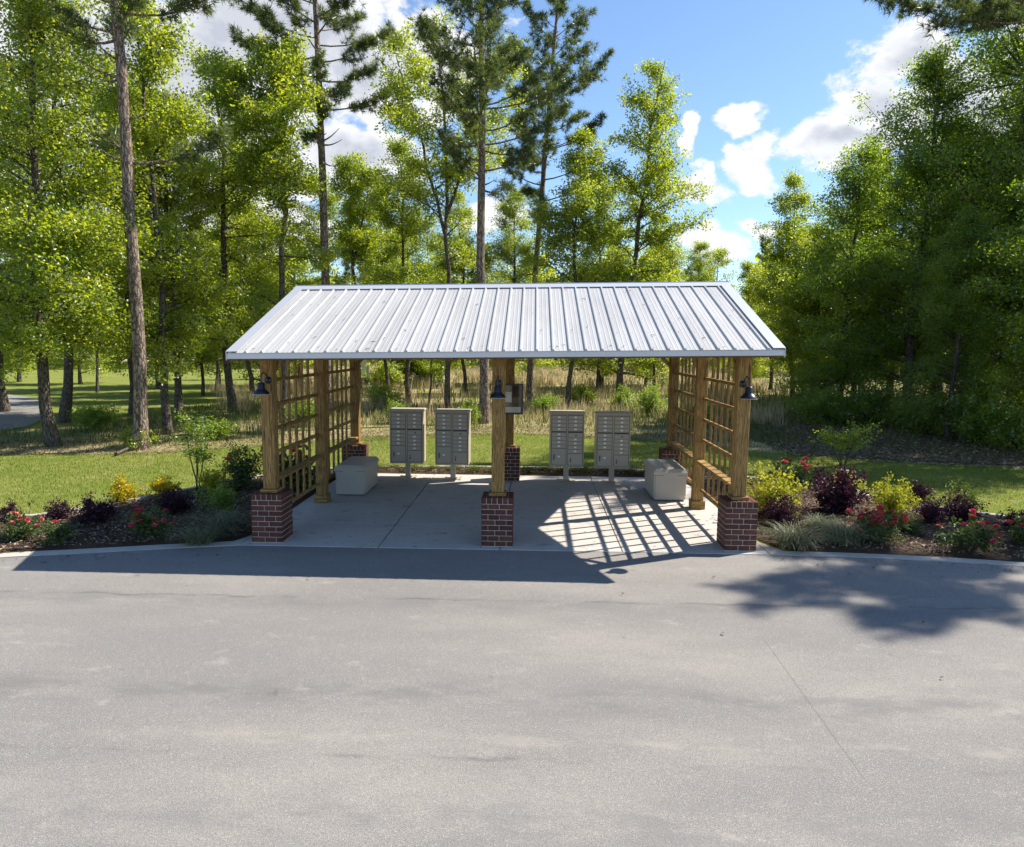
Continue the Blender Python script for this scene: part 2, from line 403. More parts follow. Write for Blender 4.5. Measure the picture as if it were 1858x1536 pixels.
def sheet(name, poly, z, mat, kind='structure', sub=None):
    bm = bmesh.new(); vsx = [bm.verts.new((x, y, z)) for x, y in poly]
    f = bm.faces.new(vsx)
    bmesh.ops.triangulate(bm, faces=[f]); bmesh.ops.recalc_face_normals(bm, faces=bm.faces)
    for q in bm.faces:
        if q.normal.z < 0: q.normal_flip()
    me = bpy.data.meshes.new(name); bm.to_mesh(me); bm.free(); me.materials.append(mat)
    o = ob(name, me); o['kind'] = kind
    return o

# ------------------------------------------------------------------ the ground, road and pavements
def cr(pts, n=8):
    """Catmull-Rom through 2-D points"""
    P = [np.array(p, float) for p in pts]; P = [2 * P[0] - P[1]] + P + [2 * P[-1] - P[-2]]; out = []
    for i in range(1, len(P) - 2):
        for k in range(n):
            t = k / n; a, b, c, d = P[i - 1], P[i], P[i + 1], P[i + 2]
            out.append(.5 * (2 * b + (c - a) * t + (2 * a - 5 * b + 4 * c - d) * t * t + (3 * b - a - 3 * c + d) * t ** 3))
    out.append(P[-2]); return [tuple(p) for p in out]
def strip(name, a, b, z0, z1, mat):
    """solid band between two polylines"""
    m = MB(); n = len(a)
    m.v = [(x, y, z1) for x, y in a] + [(x, y, z1) for x, y in b] + [(x, y, z0) for x, y in a] + [(x, y, z0) for x, y in b]
    for i in range(n - 1):
        m.f += [(i, i + 1, n + i + 1, n + i), (2 * n + i, 2 * n + i + 1, i + 1, i), (n + i, n + i + 1, 3 * n + i + 1, 3 * n + i)]
    bm = bmesh.new(); me = m.mesh(name, mat); bm.from_mesh(me); bmesh.ops.recalc_face_normals(bm, faces=bm.faces); bm.to_mesh(me); bm.free()
    return ob(name, me)
ang = [2 * math.pi * k / 64 for k in range(64)]
sheet('ground', [(900 * math.cos(a), 900 * math.sin(a)) for a in ang], -.05, M['field'])
EDGE_L = cr([(-16, -6.5), (-12, -3.6), (-9, -2.0), (-6.9, -1.2), (-5.9, -.92), (-4.85, -.62), (-3.85, -.37)], 6)
EDGE_R = cr([(3.9, -.37), (5.5, -.45), (7.3, -.72), (9.5, -1.3), (13, -2.9), (17, -6)], 6)
road_edge = EDGE_L + [(-1.8, -.37), (0, -.37), (1.8, -.37)] + EDGE_R
sheet('road', road_edge + [(40, -14), (40, -40), (-40, -40), (-40, -16)], -.008, M['asphalt'])
def offset(line, d):
    out = []
    for i, p in enumerate(line):
        a = np.array(line[max(i - 1, 0)]); b = np.array(line[min(i + 1, len(line) - 1)])
        t = (b - a) / np.linalg.norm(b - a); out.append((p[0] - t[1] * d, p[1] + t[0] * d))
    return out
tag(strip('kerb', EDGE_L, offset(EDGE_L, .22), -.12, .002, M['kerb']), kind='structure')
tag(strip('kerb', EDGE_R, offset(EDGE_R, .20), -.12, .002, M['kerb']), kind='structure')
# concrete floor of the shelter: separate panels with open joints between them
pad = MB().box(-3.86, 3.88, -.36, 5.56, -.16, -.03).build('pavement', M['kerb']); pad['kind'] = 'structure'
xs = [-3.88, -1.81, -.02, 1.77, 3.9]; ys = [-.365, 1.02, 2.42, 5.58]
for i in range(4):
    for j in range(3):
        g = .008
        MB().cbox(xs[i] + g, xs[i + 1] - g, ys[j] + (g if j else 0) * .5, ys[j + 1] - g * .5, -.10, 0, .004).build('concrete_panel', M['concrete'], pad)
tag(MB().add([(-3.88, -.365, .0), (-3.88, .2, .0), (-4.15, -.42, 0)], [(0, 2, 1)]).build('pavement', M['kerb']), kind='structure')
tag(MB().add([(3.9, -.365, .0), (3.9, .35, .0), (4.25, -.37, 0)], [(0, 1, 2)]).build('pavement', M['kerb']), kind='structure')
# road curving away at the far left
rr = cr([(-46, 43), (-30, 29), (-26, 26), (-21, 20.2), (-18, 15.2), (-17.3, 12.7), (-18.5, 8), (-23, 2)], 6)
rl = offset(rr, -6.5)
sheet('road', rr + rl[::-1], -.02, M['asphalt'])
# lawns
LAWN_N = cr([(-40, 9.5), (-18, 8.2), (-14, 7.6), (-10, 8.4), (-7, 10.5), (-4, 12.8), (0, 13.6), (4, 12.6), (7, 10.2), (10, 8.6), (14, 7.6), (24, 6.5)], 6)
sheet('lawn', LAWN_N + [(24, -5), (14, -2.6), (9.5, -1.1), (3.9, -.3), (-3.9, -.3), (-7, -1), (-9, -1.8), (-16, -6.2), (-40, -14)], -.032, M['lawn'])
sheet('lawn', [(-60, 25), (-17, 12.5), (-13, 19), (-13, 27), (-17, 40), (-22, 62), (-60, 90), (-110, 90)], -.038, M['lawn'])
sheet('forest_floor', cr([(8.2, 9.6), (10, 9.0), (14, 8.2), (24, 7), (40, 6)], 4) + [(60, 60), (24, 42), (16, 26), (10, 20), (7.5, 14)], -.026, M['litter'])
# planting beds with a thin concrete edging
EL = cr([(-12.5, -1.6), (-10, -.2), (-8.35, .75), (-7.7, 1.2), (-7.0, 2.3), (-6.4, 3.35), (-5.95, 4.3), (-5.2, 5.2), (-4.2, 5.9), (-2, 6.35), (0, 6.45)], 6)
ER = cr([(0, 6.45), (2, 6.4), (4.1, 6.1), (5.4, 5.55), (6.3, 4.9), (7.1, 3.85), (8.0, 2.75), (9.1, 1.95), (11, .9), (13, -.9)], 6)
def bedmesh(name, near, farl):
    n = len(near); m = MB(); k = 6
    for i in range(n):
        for j in range(k + 1):
            t = j / k; x = near[i][0] * (1 - t) + farl[i][0] * t; y = near[i][1] * (1 - t) + farl[i][1] * t
            m.v.append((x, y, -.02 + .075 * math.sin(math.pi * t) ** .7 + .012 * math.sin(x * 7) * math.sin(y * 6)))
    for i in range(n - 1):
        for j in range(k): m.f.append((i * (k + 1) + j, (i + 1) * (k + 1) + j, (i + 1) * (k + 1) + j + 1, i * (k + 1) + j + 1))
    me = m.mesh(name, M['mulch'], True); bm = bmesh.new(); bm.from_mesh(me)
    for f in bm.faces:
        if f.normal.z < 0: f.normal_flip()
    bm.to_mesh(me); bm.free()
    return tag(ob(name, me), kind='structure')
def resample(line, n):
    P = np.array(line); s = np.r_[0, np.cumsum(np.linalg.norm(np.diff(P, axis=0), axis=1))]
    q = np.linspace(0, s[-1], n); return list(zip(np.interp(q, s, P[:, 0]), np.interp(q, s, P[:, 1])))
NL = resample(offset(EDGE_L, .21)[2:-1] + [(-3.98, -.1), (-3.93, 2), (-3.93, 4.5), (-3.88, 5.62), (-2, 5.64), (0, 5.64)], 60)
NR = resample([(0, 5.64), (2, 5.64), (3.92, 5.62), (3.95, 4.0), (3.96, 2), (4.0, .3)] + offset(EDGE_R, .19)[2:-1], 60)
bedmesh('planting_bed', NL, resample(EL, 60)); bedmesh('planting_bed', NR, resample(ER, 60))
tag(strip('kerb', EL, offset(EL, .13), -.12, .045, M['kerb']), kind='structure')
tag(strip('kerb', ER, offset(ER, .13), -.12, .045, M['kerb']), kind='structure')

# ------------------------------------------------------------------ the pavilion
W2 = 3.504; LL = 5.103; MXX = -.0687; PW = .4626; PH = .735
EH, RH, OV, WR, TILT = 2.889, 4.035, .4986, 3.901, .0163
pav = tag(empty('pavilion', (0, 0, 0)), 'open timber mail pavilion with ribbed silver metal roof on brick piers', 'pavilion')
brick_cache = {}
def brick_mesh(a, b, c):
    k = (round(a, 4), round(b, 4), round(c, 4))
    if k not in brick_cache:
        brick_cache[k] = MB().cbox(-a / 2, a / 2, -b / 2, b / 2, -c / 2, c / 2, .004).mesh('brick', M['brick'])
    return brick_cache[k]
# pinwheel course: make the first brick of each side begin at the corner so that no gap is left
def pier_bricks2():
    out = []; J = .0095; d = .092; h = .0795 - J; P = PW; a = .194; b = P - d - J - a - J
    for c in range(8):
        z = c * .0795 + J + h / 2
        for s in range(4):
            th = s * math.pi / 2
            for st, ln in ((0, a), (a + J, b)):
                x = -P / 2 + st + ln / 2; y = -P / 2 + d / 2
                if c % 2: x = -x
                out.append(((ln, d, h), (x * math.cos(th) - y * math.sin(th), x * math.sin(th) + y * math.cos(th), z), th))
    z0 = 8 * .0795 + J; hh = PH - z0; n = 6; wv = (P - (n - 1) * J) / n
    for i in range(n):
        for j in (-1, 1):
            out.append(((wv, P / 2 - J / 2, hh), (-P / 2 + wv / 2 + i * (wv + J), j * (P / 4 + J / 4), z0 + hh / 2), 0))
    return out
PB = pier_bricks2()
spots = [(-W2, 0), (MXX, 0), (W2, 0), (-W2, LL), (MXX, LL), (W2, LL)]
for k, (px, py) in enumerate(spots):
    e = PW / 2 - .007
    core = MB().box(-e, e, -e, e, 0, PH - .008).build('brick_pier', M['mortar'], pav, (px, py, 0))
    if k < 3:
        for (sz, c, th) in PB:
            o = ob('brick', brick_mesh(*sz), core, (c[0] + rnd.uniform(-.0015, .0015), c[1] + rnd.uniform(-.0015, .0015), c[2]), (0, 0, th + rnd.uniform(-.006, .006)))
    else:
        m = MB()
        for (sz, c, th) in PB:
            q = MB().box(-sz[0] / 2, sz[0] / 2, -sz[1] / 2, sz[1] / 2, -sz[2] / 2, sz[2] / 2)
            m.add([(x * math.cos(th) - y * math.sin(th) + c[0], x * math.sin(th) + y * math.cos(th) + c[1], z + c[2]) for x, y, z in q.v], q.f)
        tag(m.build('bricks', M['brick'], core), kind='stuff')
t = .094
post_me = MB().cbox(-t, t, -t, t, 0, 2.85 - PH - .055, .008).mesh('post', M['wood_z'])
base_me = MB().cbox(-.128, .128, -.128, .128, 0, .05, .006).mesh('post_base', M['wood_x'])
for (px, py) in spots:
    p = ob('post', post_me, pav, (px, py, PH + .052)); ob('post_base', base_me, p, (0, 0, -.051))
side_me = MB().cbox(-t, t, -t, t, .0, 2.85, .008).mesh('post', M['wood_z'])
for sx in (-1, 1):
    p = ob('post', side_me, pav, (sx * W2, LL / 2, .004))
    MB().cbox(-.125, .125, -.125, .125, 0, .15, .006).build('post_base', M['wood_x'], p)
# beams
for sx in (-1, 1): MB().cbox(-.022, .022, .096, LL - .096, 2.86 + TILT * sx * W2, 2.94 + TILT * sx * W2, .008).build('beam', M['wood_y'], pav, (sx * W2, 0, 0))
def zroof(x, y): return (EH + (RH - EH) * (1 - abs(y - LL / 2) / (LL / 2 + OV))) + TILT * x
SL = (RH - EH) / (LL / 2 + OV)
# rafters with their tails and the roof deck
for s in (-1, 1):
    ye, yr = (-OV + .03, LL / 2) if s < 0 else (LL + OV - .03, LL / 2)
    for k in range(11):
        x = -3.75 + .75 * k; dz = -.045
        m = MB()
        for xx in (x - .022, x + .022):
            for (yy, dn) in ((ye, .10), (yr, .14)):
                z = zroof(xx, yy) + dz; m.v += [(xx, yy, z), (xx, yy, z - dn)]
        m.f = [(0, 1, 3, 2), (4, 6, 7, 5), (0, 2, 6, 4), (1, 5, 7, 3), (0, 4, 5, 1), (2, 3, 7, 6)]
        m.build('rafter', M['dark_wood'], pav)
roof = MB()
for s in (-1, 1):
    ye, yr = (-OV + .01, LL / 2) if s < 0 else (LL + OV - .01, LL / 2)
    n = len(roof.v)
    for x in (-WR + .02, WR - .02):
        for y in (ye, yr):
            z = zroof(x, y); roof.v += [(x, y, z - .018), (x, y, z - .043)]
    roof.f += [tuple(i + n for i in q) for q in ((0, 1, 3, 2), (4, 6, 7, 5), (0, 2, 6, 4), (1, 5, 7, 3), (0, 4, 5, 1), (2, 3, 7, 6))]
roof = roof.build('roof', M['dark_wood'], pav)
# ribbed sheets, 3 ft wide with four ribs each
def panel(x0, x1, s, first):
    pts = []; x = x0; pitch = .2286; i = 0
    xr = x0
    while xr < x1 - .01:
        base = xr
        for (dx, dz) in ((0, 0), (.010, .025), (.032, .025), (.042, 0), (.096, 0), (.106, .003), (.110, .003), (.120, 0), (.158, 0), (.168, .003), (.172, .003), (.182, 0)):
            if base + dx < x1: pts.append((base + dx, dz))
        xr += pitch
    pts.append((x1, 0 if s else .0))
    ye, yr = (-OV - .012, LL / 2) if s < 0 else (LL + OV + .012, LL / 2)
    m = MB(); n = len(pts)
    for y in (ye, yr):
        for lay in (0., -.012):
            for (px, dz) in pts: m.v.append((px, y, zroof(px, y) + (dz if lay == 0 else min(dz, 0)) + lay))
    for i in range(n - 1):
        m.f.append((i, i + 1, 2 * n + i + 1, 2 * n + i)); m.f.append((n + i, 3 * n + i, 3 * n + i + 1, n + i + 1))
        m.f.append((i, n + i, n + i + 1, i + 1))
    if s > 0: m.f = [q[::-1] for q in m.f]
    return m.build('roof_panel', M['roof'], roof)
for s in (-1, 1):
    x = -WR + .02
    while x < WR - .05:
        panel(x, min(x + .9144, WR - .01), s, False); x += .9144
m = MB()
for s in (-1, 1):
    for k in range(34):
        for q in (.03, .22, .42, .62, .82, .96):
            x = -WR + .02 + .2286 * k + .06; y = (-OV + (LL / 2 + OV) * q) if s < 0 else (LL + OV - (LL / 2 + OV) * q)
            if x < WR - .2:
                z = zroof(x, y); m.box(x - .005, x + .005, y - .005, y + .005, z - .004, z + .005)
tag(m.build('screws', M['trim'], roof), kind='stuff')
for s in (-1, 1):      # rake trim along the gable edges, on both slopes
    for gx in (-1, 1):
        m = MB()
        for y in ((-OV - .014, LL / 2) if s < 0 else (LL / 2, LL + OV + .014)):
            xo, xi = gx * (WR + .012), gx * (WR - .155)
            z1 = zroof(xo, y); z2 = zroof(xi, y)
            m.v += [(xi, y, z2 + .018), (xi, y, z2 + .026), (xo, y, z1 + .026), (xo, y, z1 - .105), (xo - gx * .012, y, z1 - .105), (xo - gx * .012, y, z1 + .018)]
        for i in range(6): m.f.append((i, (i + 1) % 6, 6 + (i + 1) % 6, 6 + i))
        m.f += [(0, 1, 2, 3, 4, 5), (11, 10, 9, 8, 7, 6)]
        me = m.mesh('rake_trim', M['trim']); bm = bmesh.new(); bm.from_mesh(me); bmesh.ops.recalc_face_normals(bm, faces=bm.faces); bm.to_mesh(me); bm.free()
        ob('rake_trim', me, roof)
m = MB(); cap = [(-.17, .022), (-.02, .035), (-.012, .05), (.012, .05), (.02, .035), (.17, .022)]
for x in (-WR - .012, WR + .012):
    for dy, dz in cap: m.v.append((x, LL / 2 + dy, zroof(x, LL / 2 + dy) + dz + .004))
    for dy, dz in cap[::-1]: m.v.append((x, LL / 2 + dy, zroof(x, LL / 2 + dy) + dz - .004))
n = 12
for i in range(n): m.f.append((i, (i + 1) % n, n + (i + 1) % n, n + i))
m.f += [tuple(range(n))[::-1], tuple(range(n, 2 * n))]
me = m.mesh('ridge_cap', M['trim']); bm = bmesh.new(); bm.from_mesh(me); bmesh.ops.recalc_face_normals(bm, faces=bm.faces); bm.to_mesh(me); bm.free()
ob('ridge_cap', me, roof)
def tilted_box(name, x0, x1, y0, y1, z0, z1, mat, parent):
    m = MB().box(x0, x1, y0, y1, 0, 1); m.v = [(x, y, (z1 if z > .5 else z0) + TILT * x) for x, y, z in m.v]
    return m.build(name, mat, parent)
for y0, y1, yy in ((-OV - .006, -OV + .012, 0), (LL + OV - .012, LL + OV + .006, 1)):
    f = tilted_box('fascia', -WR, WR, y0, y1, EH - .088, EH - .014, M['trim'], roof)
for y0, y1 in ((-OV + .014, -OV + .05), (LL + OV - .05, LL + OV - .014)):
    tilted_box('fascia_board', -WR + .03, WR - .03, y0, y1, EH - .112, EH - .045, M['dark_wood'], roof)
# gable trusses: king post and the sheathing boards
for sx in (-1, 1):
    MB().cbox(-.07, .07, LL / 2 - .07, LL / 2 + .07, 3.0, RH - .14 + TILT * sx * W2, .006).build('king_post', M['wood_z'], pav, (sx * W2, 0, 0))
for py in (0, LL): tilted_box('beam', -3.75, 3.75, py - .085, py + .085, 2.78, 3.0, M['wood_x'], pav)
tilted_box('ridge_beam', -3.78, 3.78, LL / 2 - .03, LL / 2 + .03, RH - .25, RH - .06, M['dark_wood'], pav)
# knee braces
def brace(p0, p1, w=.07):
    a, b = Vector(p0), Vector(p1); d = b - a; m = MB().cbox(-w / 2, w / 2, -w / 2, w / 2, 0, d.length, .005)
    o = m.build('brace', M['wood_z'], pav, p0); o.rotation_euler = d.to_track_quat('Z', 'Y').to_euler(); return o
for sx in (-1, 1):
    brace((sx * W2, .08, 2.42), (sx * W2, .45, 2.82)); brace((sx * W2, LL - .08, 2.42), (sx * W2, LL - .45, 2.82))
    brace((sx * (W2 - .08), LL, 2.55), (sx * (W2 - .35), LL, 2.82))
# trellis on both sides: two bays each
rail_me = MB().cbox(-.02, .02, 0, LL / 2 - 2 * t, -.027, .027, .004).mesh('trellis_rail', M['wood_y'])
sill_me = MB().cbox(-.075, .075, 0, LL / 2 - 2 * t, -.022, .022, .005).mesh('trellis_sill', M['wood_y'])
for sx in (-1, 1):
    for bay in range(2):
        y0 = bay * LL / 2 + t
        g = ob('trellis', sill_me, pav, (sx * (W2 - .005), y0, .90))
        for z in (1.28, 1.655, 2.03, 2.405): ob('trellis_rail', rail_me, g, (sx * .052, 0, z - .90))
        ob('trellis_rail', rail_me, g, (sx * .052, 0, .36 - .90))
        for k in range(6):
            yk = (LL / 2 - 2 * t) * (k + 1) / 7 + rnd.uniform(-.008, .008)
            MB().cbox(-.02, .02, -.021, .021, .30, zroof(sx * (W2 + .05), y0 + yk) - .07, .004).build('trellis_slat', M['wood_z'], g, (sx * .032 + sx * .062, yk, -.90), (rnd.uniform(-.003, .003), 0, 0))

# ------------------------------------------------------------------ lamps on the front posts
def barn_lamp(x, y, z, tilt, label):
    r = tag(empty('barn_lamp', (x, y, z)), label, 'lamp', 'black barn lamps on the front posts')
    # gooseneck out of a round plate; the shade hangs forward of the post
    MB().lathe([(0, 0), (.05, 0), (.05, .018), (0, .018)], 18).build('wall_plate', M['black'], r, (0, 0, .14), (math.pi / 2, 0, 0), True)
    pts = [(0, -.01, .14), (tilt * .25, -.07, .22), (tilt * .5, -.13, .255), (tilt * .8, -.185, .24), (tilt, -.205, .18), (tilt, -.205, .10)]
    P = []
    for i in range(len(pts) - 1):
        for k in range(4): P.append(tuple(np.array(pts[i]) * (1 - k / 4) + np.array(pts[i + 1]) * k / 4))
    P.append(pts[-1])
    MB().tube(P, .009, 8).build('gooseneck', M['black'], r, smooth=True)
    sh = MB().lathe([(.0, .115), (.035, .115), (.05, .105), (.053, .03), (.066, .012), (.095, -.015), (.118, -.045), (.122, -.058), (.115, -.056), (.09, -.02), (.058, .01), (.045, .03), (.043, .09), (0, .095)], 28)
    sh = sh.build('lamp_shade', M['black'], r, (tilt, -.205, 0), smooth=True)
    MB().lathe([(.1165, -.0585), (.123, -.0585), (.123, -.0555), (.1165, -.0555), (.1165, -.0585)], 28).build('shade_rim', M['lampglow'], sh, smooth=True)
    MB().lathe([(0, -.035), (.018, -.03), (.03, -.005), (.026, .02), (.014, .05), (.014, .075), (0, .075)], 14).build('bulb', M['lampglow'], sh, smooth=True)
    return r
ZL = 2.285
barn_lamp(-W2 + .035, -t - .001, ZL, -.035, 'black gooseneck barn lamp on the left front post')
barn_lamp(MXX, -t - .001, ZL - .01, 0, 'black barn lamp on the middle front post')
barn_lamp(W2 - .035, -t - .001, ZL + .02, .035, 'black gooseneck barn lamp on the right front post')

# ------------------------------------------------------------------ notice board on the rear middle post
nb = tag(empty('notice_board', (MXX + .02, LL - t - .001, 1.49)), 'black framed glazed notice board with papers on the rear middle post', 'notice board')
bw, bh = .255, .63
MB().box(-bw, bw, -.03, -.002, 0, bh).build('back_panel', M['cork'], nb)
for (a, b, c, d) in ((-bw - .02, bw + .02, -.02, .012), (-bw - .02, bw + .02, bh - .012, bh + .02), (-bw - .02, -bw + .008, .012, bh - .012), (bw - .008, bw + .02, .012, bh - .012)):
    MB().cbox(a, b, -.085, -.001, c, d, .003).build('frame', M['black'], nb)
for k, (x0, x1, z0, z1, mt) in enumerate(((-.20, .02, .24, .47, 'paper'), (.03, .20, .36, .60, 'paper_dark'), (.04, .19, .16, .33, 'paper_green'), (-.19, .0, .50, .60, 'paper_green'), (-.21, .22, .015, .14, 'paper'), (-.19, -.02, .155, .225, 'paper_green'))):
    MB().box(x0, x1, -.033 - .001 * k, -.0315 - .001 * k, z0, z1).build('paper', M[mt], nb)
MB().box(-bw + .009, bw - .009, -.072, -.069, .013, bh - .013).build('glass_pane', M['glass'], nb)

# ------------------------------------------------------------------ cluster mailboxes
small_me = MB().cbox(-.155, .155, -.008, 0, -.0395, .0395, .003).mesh('door', M['tan_metal'])
tag_me = MB().box(-.027, .027, -.0115, -.009, -.017, .017).mesh('number_label', M['label'])
lock_me = MB().lathe([(0, .006), (.009, .006), (.011, .0), (0, 0)], 10).mesh('lock', M['steel'], True)
def mailbox(x, y, rz, label):
    r = tag(empty('cluster_mailbox', (x, y, .003), rz), label, 'mailbox', 'cluster mailboxes at the back of the pavilion')
    MB().cbox(-.20, .20, -.15, .15, 0, .012, .003).build('base_plate', M['tan_metal'], r)
    for bx in (-.16, .16):
        for by in (-.11, .11): MB().lathe([(0, .024), (.012, .024), (.014, .012)], 6).build('bolt', M['steel'], r, (bx, by, 0))
    MB().cbox(-.055, .055, -.055, .055, .012, .34, .006).build('pedestal', M['tan_metal'], r)
    MB().cbox(-.37, .37, -.21, .24, .34, 1.50, .012).build('cabinet', M['tan_metal'], r)
    MB().cbox(-.385, .385, -.245, .255, 1.50, 1.545, .010).build('hood', M['tan_metal'], r)
    MB().box(-.345, .345, -.213, -.2095, .375, 1.475).build('door_recess', M['tan_dark'], r)
    MB().cbox(-.013, .013, -.222, -.2095, .36, 1.49, .003).build('mullion', M['tan_metal'], r)
    def door(cx, cz, h, lab=True, mt='tan_metal'):
        if h == .079: d = ob('door', small_me, r, (cx, -.2135, cz))
        else: d = MB().cbox(-.155, .155, -.008, 0, -h / 2, h / 2, .003).build('door', M[mt], r, (cx, -.2135, cz))
        if lab: ob('number_label', tag_me, d, (0, 0, .004))
        l = ob('lock', lock_me, d, (.09 if lab else -.1, -.008, 0), (math.pi / 2, 0, 0)); return d
    for cx, nr in ((-.178, 8), (.178, 9)):
        z = 1.462
        if cx < 0:
            for k in range(8):
                if k == 4: z -= .026
                door(cx, z - .0395, .079); z -= .0865
            d = door(cx, (z + .378) / 2, z - .382 - .006); MB().box(-.115, -.09, -.0105, -.0088, -.07, .05).build('decal', M['ink'], d)
        else:
            for k in range(4): door(cx, z - .0395, .079); z -= .0865
            MB().box(-.15, .15, -.216, -.2135, z - .022, z - .004).build('letter_slot', M['black'], r, (cx, 0, 0)); z -= .03
            d = door(cx, z - .05, .10, False); MB().box(.0, .03, -.0105, -.0088, -.02, .01).build('decal', M['ink'], d); z -= .107
            for k in range(4): door(cx, z - .0395, .079); z -= .0865
            d = door(cx, (z + .378) / 2, z - .382 - .006, False); MB().box(-.11, -.085, -.0105, -.0088, -.06, .03).build('decal', M['ink'], d)
    return r
for (u, v, lab, rz) in ((739, 867, 'tan cluster mailbox nearest the left storage box, leftmost of four', .02), (821, 870, 'tan cluster mailbox just left of the middle post, second from the left', -.01),
                    (1027, 873, 'tan cluster mailbox just right of the middle post, third from the left', .015), (1110, 876, 'tan cluster mailbox nearest the right storage box, rightmost of four', -.015)):
    g = gnd(u, v); mailbox(g[0], g[1] + .12, rz, lab)

# ------------------------------------------------------------------ resin storage boxes
def deck_box(x0, y0, wd, ln, ht, label):
    r = tag(empty('storage_box', (x0 + wd / 2, y0 + ln / 2, .003)), label, 'storage box', 'resin storage boxes under the pavilion')
    a, b = wd / 2, ln / 2; zt = ht * .79
    m = MB(); ins = .012                                            # body: tapers a little to the base
    def ring(z, k): return [(-a + k, -b + k, z), (a - k, -b + k, z), (a - k, b - k, z), (-a + k, b - k, z)]
    bm = bmesh.new(); bmesh.ops.create_cube(bm, size=1)
    for q in bm.verts:
        k = 0. if q.co.z > 0 else .006
        q.co = ((a - k) * (1 if q.co.x > 0 else -1), (b - k) * (1 if q.co.y > 0 else -1), zt if q.co.z > 0 else .025)
    bmesh.ops.bevel(bm, geom=[e for e in bm.edges if abs(e.verts[0].co.z - e.verts[1].co.z) > .1], offset=.03, segments=3, affect='EDGES')
    me = bpy.data.meshes.new('body'); bm.to_mesh(me); bm.free(); me.materials.append(M['resin']); ob('body', me, r)
    MB().box(-a + .04, a - .04, -b + .04, b - .04, 0, .026).build('plinth', M['resin_dark'], r)
    MB().cbox(-a + .006, a - .006, -b + .006, b - .006, .03, .095, .01).build('base_band', M['resin'], r)
    MB().box(-a + .003, a - .003, -b + .003, b - .003, zt - .004, zt + .0125).build('lid_seam', M['resin_dark'], r)
    lid = MB(); L = []
    prof = [(.0, zt + .012), (.0, zt + .065), (.012, zt + .082), (.04, ht - .006), (.07, ht)]
    for k, z in prof: lid.v += ring(z, k - .016)
    for i in range(len(prof) - 1):
        for j in range(4): lid.f.append((i * 4 + j, i * 4 + (j + 1) % 4, (i + 1) * 4 + (j + 1) % 4, (i + 1) * 4 + j))
    n = (len(prof) - 1) * 4; lid.f += [(n, n + 1, n + 2, n + 3), (3, 2, 1, 0)]
    lid = lid.build('lid', M['resin'], r)
    # curved lip in the middle of the end panel
    v = []
    for k in range(13):
        s = -1 + k / 6; v.append((s * .13, zt - .045 * (1 + math.cos(math.pi * s)) / 2))
    lip = MB(); lip.v = [(x, -b - .010, zt + .03) for x, z in v] + [(x, -b - .010, z) for x, z in v] + [(x, -b + .004, zt + .03) for x, z in v] + [(x, -b + .004, z) for x, z in v]
    for k in range(12): lip.f += [(k, k + 13, k + 14, k + 1), (k + 13, k + 39, k + 40, k + 14), (k, k + 1, k + 27, k + 26)]
    lip.build('lid_lip', M['resin'], lid)
    for sx in (-1, 1):
        MB().cbox(-.006, .006, -b + .10, b - .10, .13, zt - .06, .004).build('side_panel', M['resin'], r, (sx * (a - .004), 0, 0))
    MB().cbox(-a + .07, a - .07, -.006, .006, .13, zt - .06, .004).build('end_panel', M['resin'], r, (0, -b + .004, 0))
    return r
deck_box(-3.42, 3.12, .58, 1.22, .60, 'grey resin storage box in the shade by the left trellis')
deck_box(2.80, 3.08, .62, 1.24, .63, 'tan resin storage box striped with sunlight by the right trellis')
# white square post far behind, seen beside the rear left post
g = gnd(662, 695)
wp = tag(empty('white_post', (g[0], g[1], -.05)), 'white square post on a stone foot far behind the left trellis', 'post')
MB().cbox(-.26, .26, -.26, .26, .45, 4.2, .02).build('shaft', M['white_paint'], wp)
MB().cbox(-.36, .36, -.36, .36, 0, .46, .08).build('foot', M['stone'], wp)
# ------------------------------------------------------------------ plants
def nrm(a): return a / np.maximum(np.linalg.norm(a, axis=-1, keepdims=True), 1e-9)
def leaves(rg, C, size, tint, up=.6, aspect=.62, droop=0.):
    """folded rhombic leaves at C (n,3): two quads-worth of triangles each -> (V, F, tint)"""
    n = len(C)
    nr = nrm(rg.normal(size=(n, 3)) + np.array([0, 0, up * 2.2]))
    d = rg.normal(size=(n, 3)); d = nrm(d - nr * (d * nr).sum(1, keepdims=True)); d[:, 2] -= droop; d = nrm(d)
    sd = np.cross(nr, d)
    L = (size * rg.uniform(.65, 1.3, n))[:, None]; w_ = L * aspect * .5
    a = C - d * L * .5; b = C + d * L * .5; m = C + d * L * .02 + nr * 0
    l = m + sd * w_ + nr * L * .10; r = m - sd * w_ + nr * L * .10
    V = np.stack([a, l, b, r], 1).reshape(-1, 3); i = np.arange(n)[:, None] * 4
    F = np.concatenate([i + [0, 2, 1], i + [0, 3, 2]], 1).reshape(-1, 3)
    return V, F, np.repeat(tint, 2)
def tubes(rg, items):
    """items: (pts(k,3), radii(k), sides) -> V, F(quads)"""
    Vs, Fs, n0 = [], [], 0
    for P, rd, n in items:
        P = np.asarray(P, float); k = len(P)
        d = np.gradient(P, axis=0); d = nrm(d)
        ref = np.array([1., .13, 0]) if abs(d[0, 0]) < .8 else np.array([.1, 1., 0])
        a = nrm(ref - d * (d @ ref)[:, None]); b = np.cross(d, a)
        th = np.arange(n) * 2 * np.pi / n
        ringv = P[:, None] + (a[:, None] * np.cos(th)[None, :, None] + b[:, None] * np.sin(th)[None, :, None]) * np.asarray(rd)[:, None, None]
        Vs.append(ringv.reshape(-1, 3))
        i = np.arange(k - 1)[:, None] * n; j = np.arange(n)[None]; j2 = (j + 1) % n
        Fs.append((np.stack([i + j, i + j2, i + n + j2, i + n + j], -1) + n0).reshape(-1, 4)); n0 += k * n
    return np.concatenate(Vs), np.concatenate(Fs)
